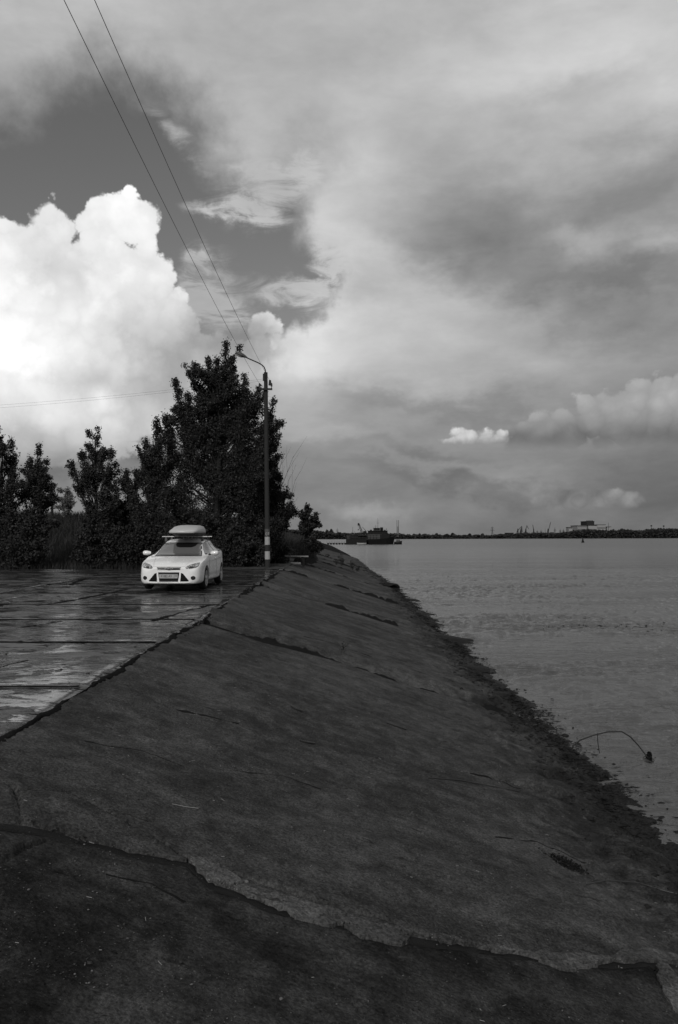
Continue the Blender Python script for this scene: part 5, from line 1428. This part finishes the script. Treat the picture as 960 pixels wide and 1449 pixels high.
# ------------------------------------------------------------------ vessels
VY = 296.0
def z4(x, y, Y=VY): return at(480 + x / 9.6, 730 + y / 9.6, Y)
def vroot(name, x, label, cat, Y=VY):
    q = z4(x, 385, Y); q[2] = WZ; return empty(name, tuple(map(float, q)), label, cat), q
def vb(m, q, x0, y0, x1, y1, d0, d1, tx=0.0):
    a_ = z4(x0, y1); b_ = z4(x1, y0); return m.box(a_[0] - q[0], b_[0] - q[0], d0, d1, a_[2] - q[2], b_[2] - q[2], tx)
# the barge
bar, q = vroot('work_barge', 240, 'long dark work barge moored left of the tug', 'barge')
m = MB(); vb(m, q, 96, 318, 372, 392, -2, 6); m.build('hull', M_hull, bar)
m = MB(); vb(m, q, 100, 266, 150, 317.6, 0, 4); m.build('deckhouse', M_ship, bar)
m = MB(); vb(m, q, 152, 262, 250, 317.4, .5, 4.5); m.build('deckhouse', M_hull, bar)
m = MB(); vb(m, q, 255, 258, 372, 317.6, 0, 4.5); m.build('deckhouse', M_hull, bar)
sh = None
for k in range(9):
    x = 160 + k * 22
    if sh is None:
        m = MB(); m.box(0, .38, -.06, .05, 0, .42); sh = m.build('window', M_ship, bar); o = sh
    else: o = sh.copy(); C.objects.link(o); o.parent = bar
    o.location = (z4(x, 300)[0] - q[0], -.02 if x > 252 else .46, z4(x, 296)[2] - q[2])
for x, y0 in ((188, 150), (215, 205)):
    m = MB(); a_ = z4(x, 262); b_ = z4(x, y0); m.tube([(a_[0] - q[0], 2, a_[2] - q[2]), (b_[0] - q[0], 2, b_[2] - q[2])], [.07, .04], 5)
    zc = (a_[2] + b_[2]) / 2 - q[2]; m.tube([(a_[0] - q[0] - .3, 2, zc), (a_[0] - q[0] + .3, 2, zc)], .03, 4); m.build('mast', M_dsteel, bar)
m = MB()
for k in range(28):
    x = 100 + k * 10; a_ = z4(x, 318); m.tube([(a_[0] - q[0], -1.9, a_[2] - q[2]), (a_[0] - q[0], -1.9, a_[2] - q[2] + .9)], .03, 3)
a_ = z4(100, 318); b_ = z4(370, 318)
for dz_ in (.45, .9): m.tube([(a_[0] - q[0], -1.9, a_[2] - q[2] + dz_), (b_[0] - q[0], -1.9, b_[2] - q[2] + dz_)], .025, 4)
m.build('railing', M_dsteel, bar)
rc = random.Random(5)
for k in range(11):
    x = 108 + k * 24 + rc.uniform(-4, 4); hgt = rc.uniform(4, 15); wd = rc.uniform(6, 16)
    m = MB(); y0 = 265.6 if x < 150 else 261.6 if x < 250 else 257.6
    vb(m, q, x, y0 - hgt, x + wd, y0, 1.0, 1.0 + rc.uniform(1, 2.5), rc.uniform(0, .1)); m.build(rc.choice(['deck_crate', 'winch', 'vent_box']), rc.choice([M_hull, M_dsteel, M_ship]), bar)
for k in range(8):
    x = 104 + k * 33; m = MB(); a_ = z4(x, 318); b_ = z4(x, 262); m.tube([(a_[0] - q[0], -.25, a_[2] - q[2]), (b_[0] - q[0], -.25, b_[2] - q[2])], .07, 5); m.build('stanchion', M_dsteel, bar)
m = MB(); vb(m, q, 256, 259, 376, 266, -1.2, -.01); m.build('side_awning', M_ship, bar)
# deck crane on the barge
cr, q = vroot('deck_crane', 320, 'lattice boom crane standing on the barge deck', 'crane'); dz0 = z4(320, 258)[2] - WZ
m = MB(); m.lathe([(.9, dz0), (.8, dz0 + .4)], 12, 'z', (0, 2, 0)); m.build('turntable', M_dsteel, cr)
m = MB(); vb(m, q, 328, 205, 380, 246, 1.1, 2.9, .15); m.build('cab', M_hull, cr)
m = MB(); B0 = Vector((z4(318, 245)[0] - q[0], 2, z4(318, 245)[2] - WZ)); B1 = Vector((z4(272, 108)[0] - q[0], 2, z4(272, 108)[2] - WZ))
d_ = (B1 - B0); nn = Vector((d_.z, 0, -d_.x)).normalized()
for s1 in (-1, 1):
    for s2 in (-1, 1): m.tube([B0 + nn * s1 * .38 + Vector((0, s2 * .35, 0)), B1 + nn * s1 * .18 + Vector((0, s2 * .15, 0))], .11, 4)
for k in range(11):
    t0, t1 = k / 11, (k + 1) / 11; s_ = 1 if k % 2 else -1; w0 = .38 - .2 * t0; w1 = .38 - .2 * t1
    for s2 in (-1, 1): m.tube([B0 + d_ * t0 + nn * s_ * w0 + Vector((0, s2 * .3, 0)), B0 + d_ * t1 - nn * s_ * w1 + Vector((0, s2 * .3, 0))], .08, 3)
m.build('boom', M_dsteel, cr)
m = MB(); vb(m, q, 254, 96, 280, 130, 1.6, 2.4, .08); m.build('boom_head', M_dsteel, cr)
m = MB(); a_ = z4(263, 128); b_ = z4(262, 180); m.tube([(a_[0] - q[0], 2, a_[2] - WZ), (b_[0] - q[0], 2, b_[2] - WZ)], .035, 4); vb(m, q, 256, 178, 270, 196, 1.85, 2.15, .05); m.build('hook', M_dsteel, cr)
m = MB(); a_ = z4(322, 150); b_ = z4(372, 212); m.tube([(a_[0] - q[0], 2, a_[2] - WZ), (b_[0] - q[0], 2, b_[2] - WZ)], [.06, .16], 4); c_ = z4(300, 235); m.tube([(a_[0] - q[0], 2, a_[2] - WZ), (c_[0] - q[0], 2, c_[2] - WZ)], .04, 4); m.build('back_stay', M_dsteel, cr)
# the tug
tg, q = vroot('river_tug', 560, 'dark river tug with stepped decks and a funnel', 'ship')
hull = []
for x, top, hw_ in ((378, 320, 2.0), (400, 318, 2.6), (520, 316, 2.8), (640, 305, 2.7), (700, 290, 2.2), (745, 276, 1.2), (770, 268, .25)):
    xb = min(x, 748 + (x - 770)); a_ = z4(x, top); xt = a_[0] - q[0]; zt_ = a_[2] - WZ; xbw = xt - (0 if x < 640 else (x - 640) * .006)
    hull.append([(xt, 3 - hw_, zt_), (xt, 3 + hw_, zt_), (xbw, 3 + hw_ * .75, -.3), (xbw, 3 - hw_ * .75, -.3)])
loft(hull, 'hull', M_hull, tg).data.polygons.foreach_set('use_smooth', [False] * 26)
m = MB(); vb(m, q, 392, 247, 560, 319, .6, 5.4); m.build('lower_deckhouse', M_ship, tg)
for x in (420, 462, 505):
    m = MB(); vb(m, q, x, 262, x + 12, 317, .55, .62); m.build('cabin_door', M_dsteel, tg)
for k in range(7):
    x = 402 + k * 40; m = MB(); vb(m, q, x, 204.5, x + 3, 247, .5, .62); m.build('stanchion', M_dsteel, tg)
m = MB(); vb(m, q, 612, 188, 640, 203.8, 1.6, 3.6, .1); m.build('lifeboat', M_ship, tg)
m = MB(); vb(m, q, 424, 186, 452, 203.8, 1.8, 3.2, .1); m.build('deck_locker', M_hull, tg)
m = MB(); vb(m, q, 560.5, 252, 690, 312, .9, 5.1); m.build('lower_deckhouse', M_hull, tg)
m = MB(); vb(m, q, 396, 204, 664, 246.5, 1.0, 5.0, .1); m.build('upper_deckhouse', M_hull, tg)
m = MB(); vb(m, q, 386, 200, 672, 204.4, .6, 5.4); m.build('deck_awning', M_dsteel, tg)
m = MB(); vb(m, q, 472, 170, 562, 203.6, 1.5, 4.5, .15); wh = m.build('wheelhouse', M_ship, tg)
m = MB(); vb(m, q, 466, 163, 568, 169.6, 1.3, 4.7, .1); m.build('wheelhouse_roof', M_hull, tg)
sh = None
for k in range(5):
    if sh is None: m = MB(); m.box(0, .38, -.05, .05, 0, .42); sh = m.build('window', M_win, wh); o = sh
    else: o = sh.copy(); C.objects.link(o); o.parent = wh
    o.location = (z4(478 + k * 17, 190)[0] - q[0], 1.55, z4(480, 192)[2] - WZ)
sh = None
for k in range(9):
    if sh is None: m = MB(); m.lathe([(.17, -.05), (.17, .05)], 10, 'y'); sh = m.build('porthole', M_win, tg); o = sh
    else: o = sh.copy(); C.objects.link(o); o.parent = tg
    o.location = (z4(405 + k * 18, 280)[0] - q[0], .58, z4(405, 280)[2] - WZ)
m = MB(); a_ = z4(585, 204); b_ = z4(585, 155); m.lathe([(.55, a_[2] - WZ), (.55, b_[2] - WZ - .3), (.5, b_[2] - WZ), (.3, b_[2] - WZ + .02)], 14, 'z', (a_[0] - q[0], 3, 0)); m.build('funnel', M_hull, tg, True)
for x, y0 in ((533, 30), (503, 120)):
    m = MB(); a_ = z4(x, 165); b_ = z4(x, y0); m.tube([(a_[0] - q[0], 3, a_[2] - WZ), (b_[0] - q[0], 3, b_[2] - WZ)], [.07, .03], 5)
    for zf in ((.45, .55) if y0 < 100 else (.6,)): zc = a_[2] - WZ + (b_[2] - a_[2]) * zf; m.tube([(a_[0] - q[0] - .45, 3, zc), (a_[0] - q[0] + .45, 3, zc)], .03, 4)
    m.build('mast', M_dsteel, tg)
m = MB()
for k in range(12):
    x = 668 + k * 8; a_ = z4(x, 256); zb_ = a_[2] - WZ - (0 if x < 700 else (x - 700) * .004); m.tube([(a_[0] - q[0], 1.4, zb_ - 1.0), (a_[0] - q[0], 1.4, zb_ + .4)], .035, 3)
a_ = z4(668, 245); b_ = z4(756, 252); m.tube([(a_[0] - q[0], 1.4, a_[2] - WZ), (b_[0] - q[0], 1.4, b_[2] - WZ)], .035, 4); m.build('railing', M_dsteel, tg)
m = MB(); a_ = z4(650, 204); b_ = z4(650, 178); m.tube([(a_[0] - q[0], 2, a_[2] - WZ), (b_[0] - q[0], 2, b_[2] - WZ)], .05, 4); m.box(b_[0] - q[0] - .15, b_[0] - q[0] + .15, 1.85, 2.15, b_[2] - WZ - .1, b_[2] - WZ + .15); m.build('searchlight', M_dsteel, tg)
# small motor boat beyond the tug's bow
mbq, q = vroot('motor_boat', 805, 'small motor boat with a pale cabin at the bow of the tug', 'boat')
hull = []
for x, top, hw_ in ((750, 352, .4), (770, 350, .9), (820, 346, .95), (846, 340, .6), (857, 336, .1)):
    a_ = z4(x, top); xt = a_[0] - q[0]; hull.append([(xt, -hw_, a_[2] - WZ), (xt, hw_, a_[2] - WZ), (xt - .1, hw_ * .7, -.15), (xt - .1, -hw_ * .7, -.15)])
loft(hull, 'hull', M_hull, mbq)
m = MB(); vb(m, q, 775, 324, 834, 349, -.6, .6, .2); cb = m.build('cabin', M_shipl, mbq)
m = MB(); vb(m, q, 784, 330, 800, 340, -.64, -.59); m.build('window', M_win, cb); m = MB(); vb(m, q, 806, 330, 822, 340, -.64, -.59); m.build('window', M_win, cb)
# white skiff tied along the barge
sk, q = vroot('skiff', 300, 'small white skiff tied along the side of the barge', 'boat'); sk.location.y = VY - 4
hull = []
for x, top, hw_ in ((240, 362, .1), (262, 366, .5), (320, 367, .55), (366, 364, .3)):
    a_ = z4(x, top); xt = a_[0] - q[0]; hull.append([(xt, -hw_, a_[2] - WZ), (xt, hw_, a_[2] - WZ), (xt, hw_ * .7, -.1), (xt, -hw_ * .7, -.1)])
loft(hull, 'hull', M_wall, sk)
m = MB(); a_ = z4(300, 366); m.box(-.9, .9, -.42, .42, a_[2] - WZ + .01, a_[2] - WZ + .08); m.build('thwart', M_shipl, sk)
# floating walkway from the bank
A = at(463, 769.5, VY - 6); B = at(491, 769.5, VY - 2)
jt = empty('floating_walkway', (float(A[0]), VY - 6, WZ), 'long low floating walkway between the bank and the barge', 'walkway')
Lx = B[0] - A[0]; m = MB(); m.box(0, Lx, -.6, .6, .35, .55); m.build('deck', M_hull, jt)
m = MB(); k = 0
for i in range(7): m.box(Lx * i / 7 + .1, Lx * i / 7 + .75, -.55, .55, -.2, .345)
m.build('floats', M_hull, jt)
m = MB()
for i in range(9): m.tube([(Lx * i / 8, -.5, .55), (Lx * i / 8, -.5, 1.15)], .05, 4)
m.build('railing', M_dsteel, jt)
# channel buoy
q = at(825, 768, 350.0); q = on_z(825, 767.6, WZ)
by = empty('channel_buoy', tuple(map(float, q)), 'small dark conical buoy floating alone on the river', 'buoy')
m = MB(); m.lathe([(.2, -.2), (.75, -.1), (.75, .25), (.55, .45), (.4, 1.1), (.3, 1.5)], 14); m.build('float', M_hull, by)
m = MB(); m.lathe([(.22, 1.51), (.26, 1.75), (.08, 1.95)], 10); m.build('lantern', M_dsteel, by)
# tiny pole sticking out of the far left water by the mound
q = at(405.5, 757, 75.0); q[2] = float(land(np.array([q[0]]), np.array([75.0]))[0]) - .1
m = MB(); m.tube([(0, 0, 0), (0, 0, 2.0)], .04, 5); o = m.build('marker_post', M_dsteel); o.location = tuple(map(float, q)); meta(o, 'thin marker post on the mound between the trees', 'post')
